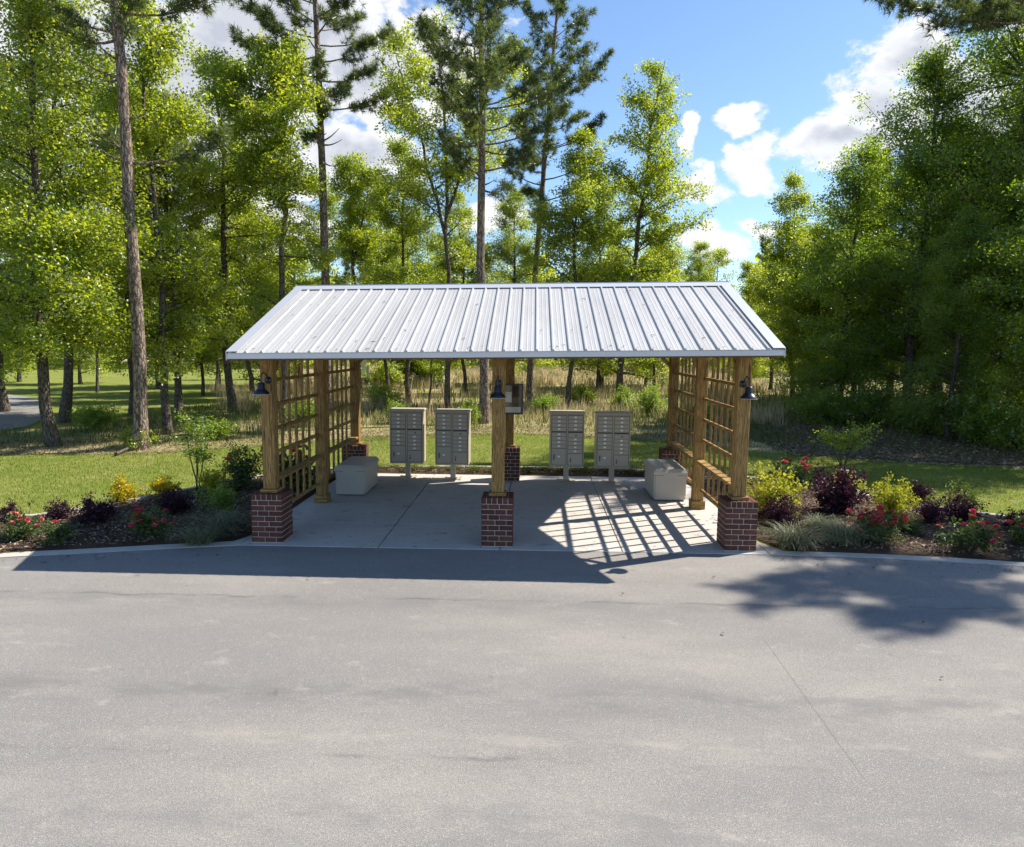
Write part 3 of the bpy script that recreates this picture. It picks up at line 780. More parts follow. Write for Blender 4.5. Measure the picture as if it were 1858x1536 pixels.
def prof_fn(pts):
    x, y = zip(*pts); return lambda t: np.interp(t, x, y)
def decid(seed, H, rt, cb, R_, prof, n_leaf, lsize, nprim=46, lean=(0, 0), mat='leaf', wander=.35, spray=.30, forks=0, rise=.55):
    """a broadleaf tree in metres -> (trunk mesh, crown mesh)"""
    nprim = int(nprim * 1.45); lsize *= .78
    rg = np.random.default_rng(seed); items = []; clus = []
    def trunk(h, r0, x0=0, y0=0, z0=0, lx=0, ly=0):
        k = 12; t_ = np.linspace(0, 1, k); wx = np.cumsum(rg.normal(0, wander * h / 60, k)); wy = np.cumsum(rg.normal(0, wander * h / 60, k)); wx -= wx[0]; wy -= wy[0]
        P = np.stack([x0 + lx * t_ + wx, y0 + ly * t_ + wy, z0 + h * t_], 1); rd = r0 * (1 - t_) ** .75 + .012
        if z0 == 0: rd[0] *= 1.35
        return P, rd
    TP, TR = trunk(H, rt, 0, 0, 0, *lean); items.append((TP, TR, 9))
    stems = [(TP, TR)]
    for f in range(forks):
        zf = rg.uniform(.25, .55); b = np.array([np.interp(zf, np.linspace(0, 1, 12), TP[:, q]) for q in range(3)]); az = rg.uniform(0, 6.28); h2 = H * (1 - zf) * rg.uniform(.7, .95)
        P, rd = trunk(h2, rt * .55, b[0], b[1], b[2], math.cos(az) * h2 * .32, math.sin(az) * h2 * .32); items.append((P, rd, 6)); stems.append((P, rd))
    az = rg.uniform(0, 6.28)
    for i in range(nprim):
        P, rd = stems[0] if i % (forks + 1) == 0 else stems[i % (forks + 1)]
        tt = rg.uniform(0, 1) ** .9; z = cb + (H * .985 - cb) * tt
        if z < P[0, 2] + .3: z = rg.uniform(P[0, 2] + .5, P[-1, 2] * .97)
        if z > P[-1, 2]: z = P[-1, 2] * .985
        b = np.array([np.interp(z, P[:, 2], P[:, q]) for q in range(3)]); r0 = np.interp(z, P[:, 2], rd)
        tt = (z - cb) / (H - cb)
        ln = R_ * float(prof(np.clip(tt, 0, 1))) * rg.uniform(.45, 1.18) * (1. if forks == 0 else .8); az += 2.4 + rg.normal(0, .5)
        el = rise * (.55 + .9 * tt) + rg.normal(0, .28)
        d = np.array([math.cos(az) * math.cos(el), math.sin(az) * math.cos(el), math.sin(el)])
        s = np.linspace(0, 1, 5); sag = rg.normal(-.04, .10) * ln * s ** 2; bend = rg.normal(0, .13 * ln, 2)
        Q = b + d * ln * s[:, None]; Q[:, 2] += sag; Q[:, 0] += bend[0] * s ** 2; Q[:, 1] += bend[1] * s ** 2
        items.append((Q, np.maximum(r0 * .42 * (1 - .85 * s), .008), 4))
        ns = max(4, int(ln * 3.2))
        for j in range(ns):
            u = .22 + .78 * (j + rg.uniform(0, .8)) / ns; u = min(u, 1.)
            c = np.array([np.interp(u, s, Q[:, q]) for q in range(3)])
            l2 = ln * (.42 - .22 * u) * rg.uniform(.6, 1.3) + .18; sd = (1 if j % 2 else -1) * rg.uniform(.5, 1.1)
            e2 = rg.normal(.15, .5)
            d2 = np.array([math.cos(az + sd) * math.cos(e2), math.sin(az + sd) * math.cos(e2), math.sin(e2)])
            q = c + d2 * l2 * np.linspace(0, 1, 3)[:, None]; q[1:, 2] -= np.array([.01, .05]) * l2
            items.append((q, (.011, .008, .004), 3))
            m = max(2, int(l2 / .2)); tn = rg.uniform(0, 1)
            for g_ in range(m): clus.append((*(c + d2 * l2 * (g_ + .7) / m), tn))
    clus = np.array(clus); per = n_leaf * 2.0 / len(clus)
    k = np.maximum(rg.poisson(per * rg.uniform(.2, 1.8, len(clus))), 0)
    idx = np.repeat(np.arange(len(clus)), k); C = clus[idx, :3] + np.clip(rg.normal(size=(len(idx), 3)), -2, 2) * np.array([spray, spray, spray * .72]) * .66
    tn = np.clip(clus[idx, 3] * .6 + rg.uniform(0, .5, len(idx)) - .05, 0, 1)
    V, F, tf = leaves(rg, C, lsize, tn, up=.45)
    tv, tq = tubes(rg, items)
    return np_mesh('trunk', tv, tq, M['bark'], smooth=True), np_mesh('crown', V, F, M[mat], tf)
def pine(seed, H, rt, cb, R_, n_tuft, nprim=34, lean=(0, 0), nl=.22, prof=None, dead=5, extra=()):
    rg = np.random.default_rng(seed); items = []; clus = []
    k = 16; t_ = np.linspace(0, 1, k); P = np.stack([lean[0] * t_ ** 1.3 + np.cumsum(rg.normal(0, .035, k)), lean[1] * t_ ** 1.3 + np.cumsum(rg.normal(0, .035, k)), H * t_], 1); P[0, :2] = 0
    rd = rt * (1 - t_) ** .55 * .97 + .02; rd[0] *= 1.25
    items.append((P, rd, 12)); az = rg.uniform(0, 6.28)
    prof = prof or prof_fn([(0, .6), (.2, 1), (.55, .85), (1, .2)])
    def at(z): return np.array([np.interp(z, P[:, 2], P[:, q]) for q in range(3)])
    specs = []
    for i in range(nprim):
        tt = (i + rg.uniform(0, .9)) / nprim; az += 2.4 + rg.normal(0, .4)
        specs.append((cb + (H * .98 - cb) * tt, az, R_ * float(prof(tt)) * rg.uniform(.6, 1.1), .15 + .6 * tt + rg.normal(0, .12), True))
    for i in range(dead): specs.append((rg.uniform(cb * .6, cb), rg.uniform(0, 6.28), rg.uniform(.4, 1.2), rg.normal(.1, .2), False))
    for e in extra: specs.append((*e, True))
    for z, az_, ln, el, green in specs:
        b = at(z); s = np.linspace(0, 1, 6)
        d = np.array([math.cos(az_) * math.cos(el), math.sin(az_) * math.cos(el), math.sin(el)])
        Q = b + d * ln * s[:, None]; Q[:, 2] += .12 * ln * np.sin(s * 3.0) * -.6 + .16 * ln * s ** 2; pz = rg.normal(0, .08 * ln, 2); Q[:, 0] += pz[0] * s ** 2; Q[:, 1] += pz[1] * s ** 2
        items.append((Q, np.maximum(np.interp(z, P[:, 2], rd) * .34 * (1 - .8 * s), .01), 5))
        if not green: continue
        for j in range(max(4, int(ln * 4))):
            u = min(1., .38 + .62 * (j + rg.uniform(0, .9)) / max(4, int(ln * 4))); c = np.array([np.interp(u, s, Q[:, q]) for q in range(3)])
            l2 = (.30 + .16 * ln * (1.1 - u)) * rg.uniform(.6, 1.3); sd = (1 if j % 2 else -1) * rg.uniform(.3, 1.0); e2 = rg.normal(.35, .3)
            d2 = np.array([math.cos(az_ + sd) * math.cos(e2), math.sin(az_ + sd) * math.cos(e2), math.sin(e2)])
            q = c + d2 * l2 * np.linspace(0, 1, 3)[:, None]; items.append((q, (.013, .01, .006), 3)); tn = rg.uniform(0, 1)
            for g_ in range(9): clus.append((*(c + d2 * l2 * (.2 + .8 * (g_ + rg.uniform(0, 1)) / 9) + rg.normal(0, .10, 3)), *d2, tn))
    clus = np.array(clus)
    if len(clus) > n_tuft: clus = clus[rg.permutation(len(clus))[:n_tuft]]
    nn = 20; n = len(clus)
    C = np.repeat(clus[:, :3], nn, 0); ax = np.repeat(clus[:, 3:6], nn, 0); tn = np.clip(np.repeat(clus[:, 6], nn) * .5 + rg.uniform(0, .5, n * nn), 0, 1)
    d = nrm(rg.normal(size=(n * nn, 3)) + ax * .9); L = (nl * rg.uniform(.7, 1.2, n * nn))[:, None]; sd = nrm(np.cross(d, rg.normal(size=(n * nn, 3)))) * .012
    C = C + d * .02
    V = np.stack([C - sd, C + sd, C + d * L + rg.normal(0, .01, (n * nn, 3))], 1).reshape(-1, 3); F = np.arange(len(V)).reshape(-1, 3)
    tv, tq = tubes(rg, items)
    return np_mesh('trunk', tv, tq, M['pine_bark'], smooth=True), np_mesh('crown', V, F, M['needle'], tn)
ROUND = prof_fn([(0, .55), (.15, .9), (.4, 1), (.7, .72), (.9, .38), (1, .15)])
CONE = prof_fn([(0, .8), (.15, 1), (.4, .85), (.7, .55), (1, .12)])
AIRY = prof_fn([(0, .35), (.3, .7), (.6, 1), (.85, .7), (1, .25)])
TALL = prof_fn([(0, .7), (.3, 1), (.6, .9), (.85, .6), (1, .2)])
def tree(meshes, name, xy, label, group, rz=0., sc_=1., cat='tree'):
    r = tag(empty(name, (xy[0], xy[1], -.05), rz, sc_), label, cat, group)
    ob('trunk', meshes[0], r); ob('crown', meshes[1], r); return r
def px(u, d): p = dep(u, 768, d); return p[0], p[1]
def hz(v, d): return CAM[2] + d * (627 - v) / FPX         # height seen at image row v at distance d
G1 = 'broadleaf trees behind the pavilion'; G2 = 'tall pines among the trees'; G3 = 'broadleaf trees on the dark right side'
# ---- pines
g = gnd(255, 812)
pA = pine(11, 19.5, .168, 10.9, 3.6, 7000, 34, (-.1, 0), extra=((10.9, 2.6, 3.6, .25), (8.2, 2.3, 2.2, .3), (7.8, .35, 2.6, .25), (11.6, .2, 2.8, .1)))
tree(pA, 'pine_tree', g, 'tall pine with a bare straight grey trunk standing on the lawn edge at left', G2)
g = gnd(878, 765)
pB = pine(23, 18.2, .175, 9.2, 3.4, 8000, 36, (-.2, 0), extra=((11.8, .5, 3.4, .5), (10.4, .25, 3.4, .35), (8.8, .9, 1.7, .1), (13.0, 2.6, 3.2, .5)))
tree(pB, 'pine_tree', g, 'tall open pine with dark trunk rising behind the middle post', G2)
g = gnd(960, 728)
pC = pine(31, 21.5, .165, 9.5, 3.3, 8000, 38, (1.1, 0), nl=.26, extra=((13, -.2, 3.4, .25), (16, 0, 3.4, .3), (15.2, 3.0, 2.2, .2)))
tree(pC, 'pine_tree', g, 'slim pine leaning right, just right of the tall open pine', G2)
pD = pine(45, 21., .18, 11.6, 3.7, 9000, 40, (-.3, 0), nl=.25, dead=8)
tree(pD, 'pine_tree', px(598, 30), 'tall pine with thin trunk above the left half of the roof', G2)
tree(pB, 'pine_tree', px(300, 36), 'pine whose crown shows just right of the tall bare trunk', G2, 2.1, .82)
pF = pine(77, 16.5, .15, 3.0, 2.0, 2600, 44, nl=.34, prof=prof_fn([(0, .8), (.4, 1), (1, .25)]))
tree(pF, 'pine_tree', px(1408, 78), 'far dark pine right of the roof, taller of the pair', G2)
tree(pF, 'pine_tree', px(1372, 80), 'far dark pine right of the roof, shorter of the pair', G2, 1.2, .92)
tree(pF, 'pine_tree', px(1560, 48), 'dark pine top poking out of the right trees', G2, .5, .98)
tree(pF, 'pine_tree', px(640, 62), 'distant pine above the left roof half, behind the thin trunk', G2, 2.5, .9)
tree(pF, 'pine_tree', px(1240, 85), 'thin distant pine right above the roof ridge end', G2, 3.5, .75)
# a pine among the right trees with a branch hanging into the top right corner, and one beyond the right edge that shades the road
pG = pine(52, 19., .2, 13.6, 2.6, 2600, 20, nl=.26, extra=((13.0, 3.02, 6.6, .0), (13.3, 3.25, 5.4, .0), (12.9, 2.8, 4.6, .05)))
tree(pG, 'pine_tree', (17.0, 12.0), 'pine behind the right trees with a branch hanging into the top right corner', G2)
pH = pine(53, 15., .2, 10.0, 2.6, 6000, 34, nl=.26, dead=0, prof=prof_fn([(0, .9), (.5, 1), (1, .4)]))
tree(pH, 'pine_tree', (16.9, 4.3), 'pine just outside the right edge that shades the road', G2)
# ---- left broadleaf trees
d1 = decid(101, 12.8, .15, 1.9, 3.1, CONE, 26000, .125, 66, (-.1, 0), 'leaf')
tree(d1, 'sweetgum_tree', gnd(97, 806), 'bright green tree at the far left edge, nearest of the left trees', G1)
d2 = decid(102, 15., .16, 2.6, 3.0, TALL, 20000, .145, 54, (.1, .1), 'leaf')
tree(d2, 'sweetgum_tree', gnd(116, 764), 'green tree with dark trunk close behind the leftmost tree', G1, .6)
d3 = decid(103, 13.4, .12, 2.6, 2.5, TALL, 19000, .135, 50, (.1, 0), 'leaf')
tree(d3, 'sweetgum_tree', gnd(305, 785), 'green tree with slim trunk right beside the tall bare pine', G1)
tree(d2, 'sweetgum_tree', gnd(325, 752), 'green tree second right of the tall bare pine', G1, 2.2, .86)
tree(d3, 'sweetgum_tree', gnd(240, 750), 'green tree directly behind the tall bare pine', G1, 3.6, .95)
tree(d1, 'sweetgum_tree', px(10, 30), 'tall green tree behind the leftmost tree, cut by the left edge', G1, 1.4, 1.12)
d4 = decid(104, 14.4, .13, 2.8, 2.7, TALL, 18000, .145, 50, (.0, 0), 'leaf', forks=1)
tree(d4, 'oak_tree', px(515, 27), 'forked green tree above the left end of the roof', G1)
tree(d2, 'oak_tree', px(425, 31), 'dense green tree between the tall bare pine and the roof', G1, 4.4, .98)
d5 = decid(105, 9.5, .08, 2.6, 1.6, AIRY, 6500, .15, 30, mat='leaf_yel')
tree(d5, 'young_tree', px(395, 44), 'small yellow green tree in a gap left of the roof', G1)
tree(d3, 'oak_tree', px(370, 40), 'green tree low behind the yellow green small one', G1, 5.2, .7)
tree(d5, 'young_tree', px(180, 42), 'pale young tree behind the left trunks', G1, 2., .9)
# ---- behind the roof
d6 = decid(106, 16.8, .115, 3.0, 3.4, AIRY, 15000, .15, 46, (-.2, 0), 'leaf_yel', forks=2, wander=.35)
tree(d6, 'slender_tree', gnd(811, 747), 'airy slender forked tree left of the open pine', G1)
tree(d3, 'oak_tree', px(742, 37), 'rounded green tree under the airy slender tree', G1, 1.0, .95)
tree(d4, 'oak_tree', px(655, 40), 'green tree right of the thin trunked pine', G1, 2.5, .92)
d7 = decid(107, 17.4, .17, 1.5, 3.0, TALL, 21000, .165, 60, (1.6, 0), 'leaf')
tree(d7, 'sweetgum_tree', gnd(1124, 729), 'tall leafy tree above the roof right of the slim pine', G1)
d8 = decid(108, 13., .11, 2.2, 2.5, TALL, 17000, .15, 48, (.2, 0), 'leaf_yel')
tree(d8, 'sweetgum_tree', px(1030, 35), 'yellow green tree between the slim pine and the tall leafy tree', G1)
tree(d8, 'oak_tree', px(880, 52), 'low yellow green tree behind the middle of the ridge', G1, 1.2, .78)
tree(d5, 'young_tree', gnd(778, 736), 'young tree with leafy stem seen under the roof left of the middle', G1, .4, .62)
tree(d4, 'oak_tree', px(1200, 50), 'green tree at the right end of the ridge', G1, .9, .72)
# ---- right side
d9 = decid(109, 11.2, .10, 1.4, 2.6, ROUND, 17000, .15, 50, mat='leaf')
tree(d9, 'oak_tree', px(1290, 58), 'rounded small tree right of the ridge end', G3, 0, .95)
tree(d8, 'sweetgum_tree', gnd(1438, 722), 'slim light green tree just right of the roof corner', G3, 2.7, .98)
tree(d9, 'oak_tree', px(1350, 46), 'low bright tree behind the right roof slope', G3, 2., .74)
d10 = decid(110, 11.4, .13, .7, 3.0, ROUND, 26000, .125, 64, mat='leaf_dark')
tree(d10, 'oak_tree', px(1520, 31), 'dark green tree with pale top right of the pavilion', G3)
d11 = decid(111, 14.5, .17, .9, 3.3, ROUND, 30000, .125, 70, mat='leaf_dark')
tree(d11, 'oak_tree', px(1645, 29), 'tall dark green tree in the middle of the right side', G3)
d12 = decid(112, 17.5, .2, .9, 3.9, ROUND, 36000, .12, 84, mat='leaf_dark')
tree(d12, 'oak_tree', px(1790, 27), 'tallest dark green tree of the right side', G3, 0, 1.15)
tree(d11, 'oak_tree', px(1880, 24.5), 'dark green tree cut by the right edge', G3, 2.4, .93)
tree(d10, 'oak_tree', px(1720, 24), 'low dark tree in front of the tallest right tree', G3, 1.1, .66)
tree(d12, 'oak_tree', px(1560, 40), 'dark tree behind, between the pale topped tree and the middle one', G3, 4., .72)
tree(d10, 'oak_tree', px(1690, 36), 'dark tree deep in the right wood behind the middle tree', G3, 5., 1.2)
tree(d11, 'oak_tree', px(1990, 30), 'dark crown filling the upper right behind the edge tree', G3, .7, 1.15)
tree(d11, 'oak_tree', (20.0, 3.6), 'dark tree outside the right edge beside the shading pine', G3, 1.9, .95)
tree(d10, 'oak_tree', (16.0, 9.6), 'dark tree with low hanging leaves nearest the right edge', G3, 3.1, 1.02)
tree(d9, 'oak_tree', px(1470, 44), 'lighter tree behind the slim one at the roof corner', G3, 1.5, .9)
# ---- a second row closing the view low down
d13 = decid(113, 9.5, .10, .6, 2.9, ROUND, 15000, .17, 52, mat='leaf')
d14 = decid(114, 8.5, .10, .6, 2.8, ROUND, 14000, .17, 50, mat='leaf_yel')
G7 = 'low leafy trees of the second row'
for k, (u, d, j, s_, lab) in enumerate(((40, 52, 0, 1.1, 'low leafy tree beyond the far road at the left edge'), (150, 50, 1, 1.0, 'low leafy tree behind the leftmost trunks'), (290, 46, 0, 1.1, 'low leafy tree right behind the tall bare trunk'),
        (400, 50, 1, 1.1, 'low yellowish tree left of the roof slope'), (480, 42, 0, 1.05, 'low leafy tree at the upper left roof corner'), (545, 50, 1, 1.15, 'low yellowish tree above the left end of the ridge'),
        (735, 56, 0, 1.25, 'low leafy tree above the ridge, left of the rounded tree'), (800, 58, 0, 1.2, 'low leafy tree behind the airy slender trunk'), (960, 56, 1, 1.15, 'low yellowish tree behind the slim pine'),
        (1090, 52, 0, 1.2, 'low leafy tree behind the yellow green tree'), (1170, 48, 1, 1.05, 'low yellowish tree at the foot of the tall leafy tree'), (1395, 52, 1, 1.1, 'low yellowish tree beside the upper right roof corner'),
        (1470, 38, 0, .85, 'low leafy tree at the lower right roof corner'))):
    tree((d13, d14)[j], 'leafy_tree', px(u, d), lab, G7, k * 2.1, s_)
G8 = 'dark trees deep in the right wood'
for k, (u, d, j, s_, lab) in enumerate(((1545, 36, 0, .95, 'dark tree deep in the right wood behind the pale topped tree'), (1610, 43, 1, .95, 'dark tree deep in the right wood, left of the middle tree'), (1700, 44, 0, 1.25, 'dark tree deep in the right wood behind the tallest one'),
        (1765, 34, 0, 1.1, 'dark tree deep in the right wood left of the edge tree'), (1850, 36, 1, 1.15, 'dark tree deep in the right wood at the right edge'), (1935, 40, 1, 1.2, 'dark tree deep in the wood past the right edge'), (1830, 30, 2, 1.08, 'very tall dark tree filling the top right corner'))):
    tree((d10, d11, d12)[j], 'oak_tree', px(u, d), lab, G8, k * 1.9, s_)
G9 = 'leafy trees just above the roof ridge'
for k, (u, d, j, s_, lab) in enumerate(((600, 44, 0, .95, 'leafy tree above the ridge at the thin pine trunk'), (705, 46, 1, 1.0, 'yellowish leafy tree above the ridge left of the airy tree'), (845, 44, 1, .92, 'yellowish leafy tree above the ridge between airy tree and open pine'), (925, 45, 0, .92, 'leafy tree above the ridge between the two centre pines'),
        (1085, 46, 0, 1.02, 'leafy tree above the ridge just left of the tall leafy tree'), (1185, 45, 1, .85, 'yellowish leafy tree above the ridge right of the tall leafy tree'), (1255, 56, 0, .8, 'leafy tree low beside the right ridge end'), (460, 38, 1, 1.0, 'yellowish leafy tree behind the left roof corner'))):
    tree((d3, d8)[j], 'leafy_tree', px(u, d), lab, G9, k * 1.3 + .4, s_)
# ---- understory
def bush(seed, R_, H, n, lsize, mat, nst=14, flat=.6, stem=.012, up=.3):
    rg = np.random.default_rng(seed); items = []; pts = []
    for i in range(nst):
        az = rg.uniform(0, 6.28); rr_ = R_ * math.sqrt(rg.uniform(.02, 1)); h = H * (1 - .45 * (rr_ / R_) ** 2) * rg.uniform(.7, 1.05)
        e = np.array([math.cos(az) * rr_, math.sin(az) * rr_, h]); s = np.linspace(0, 1, 5)[:, None]
        Q = e * np.concatenate([s ** 1.2, s ** 1.2, s ** .8], 1); items.append((Q, stem * (1.1 - s[:, 0]), 4))
        for k in range(7):
            u = rg.uniform(.35, 1.); b = np.array([np.interp(u, s[:, 0], Q[:, q]) for q in range(3)]); tn = rg.uniform(0, 1)
            o_ = rg.normal(size=3) * np.array([R_, R_, H * flat]) * .16; pts.append((*(b + o_), tn))
    pts = np.array(pts); idx = rg.integers(0, len(pts), n)
    C = pts[idx, :3] + np.clip(rg.normal(size=(n, 3)), -2, 2) * np.array([R_, R_, H * .7]) * .10; C[:, 2] = np.maximum(C[:, 2], .03)
    tn = np.clip(pts[idx, 3] * .5 + rg.uniform(0, .6, n) - .05 , 0, 1)
    V, F, tf = leaves(rg, C, lsize, tn, up=up)
    tv, tq = tubes(rg, items)
    return np_mesh('stems', tv, tq, M['bark'], smooth=True), np_mesh('foliage', V, F, M[mat], tf), pts
def plant(ms, name, xy, label, cat, group, rz=0., sc_=1., z=0.):
    r = tag(empty(name, (xy[0], xy[1], z), rz, sc_), label, cat, group)
    ob('stems', ms[0], r); ob('foliage', ms[1], r); return r
us = [bush(200 + i, 1.3, 1.7, 4200, .11, 'leaf_dark', 20, 1., .02) for i in range(2)] + [bush(203, 1.0, 1.2, 3200, .10, 'leaf_yel', 16, 1., .015)]
G4 = 'wild shrubs along the edge of the wood'
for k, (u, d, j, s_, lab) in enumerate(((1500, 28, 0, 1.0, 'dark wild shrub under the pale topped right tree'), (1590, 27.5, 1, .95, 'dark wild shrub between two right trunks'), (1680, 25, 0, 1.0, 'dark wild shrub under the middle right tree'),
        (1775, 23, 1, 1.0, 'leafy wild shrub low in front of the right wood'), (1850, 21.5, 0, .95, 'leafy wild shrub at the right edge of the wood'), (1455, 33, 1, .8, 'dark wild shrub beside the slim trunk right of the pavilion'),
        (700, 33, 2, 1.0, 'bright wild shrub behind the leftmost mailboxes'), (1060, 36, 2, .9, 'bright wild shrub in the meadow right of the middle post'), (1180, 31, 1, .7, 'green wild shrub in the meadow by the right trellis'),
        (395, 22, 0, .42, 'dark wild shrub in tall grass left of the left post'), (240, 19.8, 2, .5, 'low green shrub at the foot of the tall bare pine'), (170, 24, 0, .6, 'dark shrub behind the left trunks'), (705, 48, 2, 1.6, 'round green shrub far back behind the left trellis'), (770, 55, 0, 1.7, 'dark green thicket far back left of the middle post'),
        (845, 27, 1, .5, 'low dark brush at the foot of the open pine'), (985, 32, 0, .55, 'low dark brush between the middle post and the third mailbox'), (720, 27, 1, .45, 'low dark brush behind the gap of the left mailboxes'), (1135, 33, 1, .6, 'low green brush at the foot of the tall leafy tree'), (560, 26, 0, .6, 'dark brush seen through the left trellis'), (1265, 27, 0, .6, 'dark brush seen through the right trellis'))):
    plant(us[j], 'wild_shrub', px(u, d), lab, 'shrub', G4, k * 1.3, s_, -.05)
# far wood that reads as one mass
rg = np.random.default_rng(5); n = 60000
th = rg.uniform(-1.05, 1.05, n); dd = rg.uniform(88, 125, n); crown = 11 + 2.5 * np.sin(th * 23) + 2 * np.sin(th * 61 + 1) + 1.6 * np.sin(th * 131)
zz = crown * rg.uniform(0, 1, n) ** .75
C = np.stack([CAM[0] + np.sin(th) * dd, CAM[1] + np.cos(th) * dd, zz], 1)
V, F, tf = leaves(rg, C, .8, np.clip(rg.uniform(0, 1, n), 0, 1), up=.2, aspect=.8)
tag(ob('distant_wood', np_mesh('distant_wood', V, F, M['leaf'], tf)), 'hazy green wood along the horizon behind everything', 'wood', kind='stuff')

# ------------------------------------------------------------------ garden shrubs in the beds
def flower_mesh(mat, seed):
    rg = np.random.default_rng(seed); C = []
    m = MB()
    for ringn, rad, tl in ((5, .022, .25), (6, .036, .7), (7, .048, 1.15)):
        for k in range(ringn):
            a = 6.283 * (k + .5 * rg.uniform(0, 1)) / ringn; d = Vector((math.cos(a), math.sin(a), 0)); s = Vector((-d.y, d.x, 0))
            p0 = d * rad * .2; p1 = d * rad + Vector((0, 0, .035 * math.cos(tl))); wv = rad * .7
            m.add([p0, p0 * .6 + p1 * .5 + s * wv - Vector((0, 0, .004)), p1, p0 * .6 + p1 * .5 - s * wv - Vector((0, 0, .004))], [(0, 1, 2, 3)])
    me = m.mesh('flower', M[mat]); a = me.attributes.new('tint', 'FLOAT', 'FACE'); a.data.foreach_set('value', rg.uniform(0, 1, len(m.f)).astype(np.float32)); return me
FL = [flower_mesh('petal', 1), flower_mesh('petal', 2), flower_mesh('petal_coral', 3)]
rose = [bush(300 + i, .42, .5, 1900, .05, 'rose_leaf', 16, 1., .006) for i in range(3)]
plum = [bush(310 + i, .36, .52, 2400, .045, 'purple', 18, 1., .006) for i in range(2)]
gold = [bush(320, .28, .42, 1700, .05, 'gold', 20, 1., .005, .1)]
limeb = [bush(330 + i, .46, .62, 3000, .05, 'lime', 26, 1., .006, .1) for i in range(2)]
darkb = [bush(340, .5, .6, 3000, .05, 'leaf_dark', 20, 1., .008)]
big_rose = bush(345, .55, 1.0, 3800, .055, 'rose_leaf', 20, 1., .008)
def rosebush(ms, xy, label, nfl, seed, s_=1., coral=.25, group='rose bushes in the beds'):
    rg = np.random.default_rng(seed); r = plant(ms, 'rose_bush', xy, label, 'rose bush', group, rg.uniform(0, 6), s_, .02)
    P = ms[2]; top = P[np.argsort(-P[:, 2] - np.hypot(P[:, 0], P[:, 1]) * .55)][:max(nfl * 2, 24)]
    for k in rg.permutation(len(top))[:nfl]:
        p = top[k]; o_ = ob('flower', FL[2 if rg.uniform() < coral else rg.integers(0, 2)], r, (p[0] * 1.12, p[1] * 1.12, p[2] + .06), (rg.normal(0, .5) , rg.normal(0, .5), rg.uniform(0, 6)), rg.uniform(.9, 1.35))
    return r
def at(u, v): p = gnd(u, v); return p[0], p[1]
rosebush(rose[0], at(35, 982), 'coral pink rose bush at the far left end of the left bed', 9, 1, .8, .7)
rosebush(rose[1], at(100, 988), 'low leafy rose bush with few blooms near the left kerb', 4, 2, .7, .5)
rosebush(rose[2], at(275, 975), 'shaded red rose bush in the middle of the left bed', 16, 3, .85, .1)
rosebush(big_rose, at(447, 888), 'tall rose bush beside the left front post', 9, 4, .85, .5)
rosebush(rose[0], (-4.4, 3.4), 'red rose bush seen through the left trellis', 12, 5, 1.7, .2)
rosebush(rose[1], at(1600, 985), 'red rose bush full of blooms right of the ornamental grasses', 30, 6, 1.0, .2)
rosebush(rose[2], at(1765, 1003), 'red rose bush nearest the right kerb', 22, 7, .92, .3)
rosebush(rose[0], at(1858, 990), 'red rose bush cut by the right edge', 9, 8, .85, .3)
rosebush(rose[1], at(1428, 882), 'pink rose bush against the right edging', 7, 9, 1.25, .1)
rosebush(rose[2], at(1650, 968), 'sparse rose bush behind the blooming one', 3, 10, .6, .1)
G5 = 'plum leaved shrubs in the beds'
for k, (u, v, j, s_, lab) in enumerate(((15, 950, 0, .65, 'plum shrub at the far left edge behind the coral roses'), (105, 948, 1, .65, 'plum shrub behind the low leafy rose bush'), (172, 952, 0, .9, 'plum shrub left of the slim golden shrub'),
        (318, 935, 1, .85, 'plum shrub right of the bright golden shrub'), (1420, 955, 0, .95, 'plum shrub in front of the lime shrub by the right post'), (1525, 936, 1, 1.6, 'largest plum shrub, rounded, in the right bed'),
        (1662, 914, 0, .8, 'plum shrub right of the golden lime mound'), (1685, 952, 1, .8, 'plum shrub behind the gap between the right roses'), (1745, 950, 0, .95, 'plum shrub behind the nearest right rose bush'), (1845, 968, 1, .7, 'small plum shrub near the right edge'))):
    plant(plum[j], 'plum_shrub', at(u, v), lab, 'shrub', G5, k * 1.7, s_, .02)
plant(gold[0], 'golden_shrub', at(226, 913), 'slim golden shrub between plum shrubs in the left bed', 'shrub', 'golden shrubs', 0, (.8, .8, 1.05), .02)
plant(gold[0], 'golden_shrub', at(297, 901), 'bright golden shrub by the left edging', 'shrub', 'golden shrubs', 2, (1.1, 1.1, .85), .02)
plant(limeb[0], 'lime_shrub', at(1398, 938), 'large lime green shrub right beside the right post', 'shrub', 'lime shrubs', 0, 1.25, .02)
plant(limeb[1], 'lime_shrub', at(1614, 935), 'golden lime mound shrub in the middle of the right bed', 'shrub', 'lime shrubs', 1, (.82, .82, 1.0), .02)
plant(limeb[1], 'lime_shrub', at(1532, 905), 'lime shrub peeping out behind the largest plum shrub', 'shrub', 'lime shrubs', 2, .8, .02)
plant(limeb[0], 'lime_shrub', at(390, 895), 'olive lime shrub under the small multi stemmed tree', 'shrub', 'lime shrubs', 3, .75, .02)
plant(darkb[0], 'dark_shrub', at(400, 930), 'dark green shrub in the shade left of the left pier', 'shrub', None, 0, .8, .02)
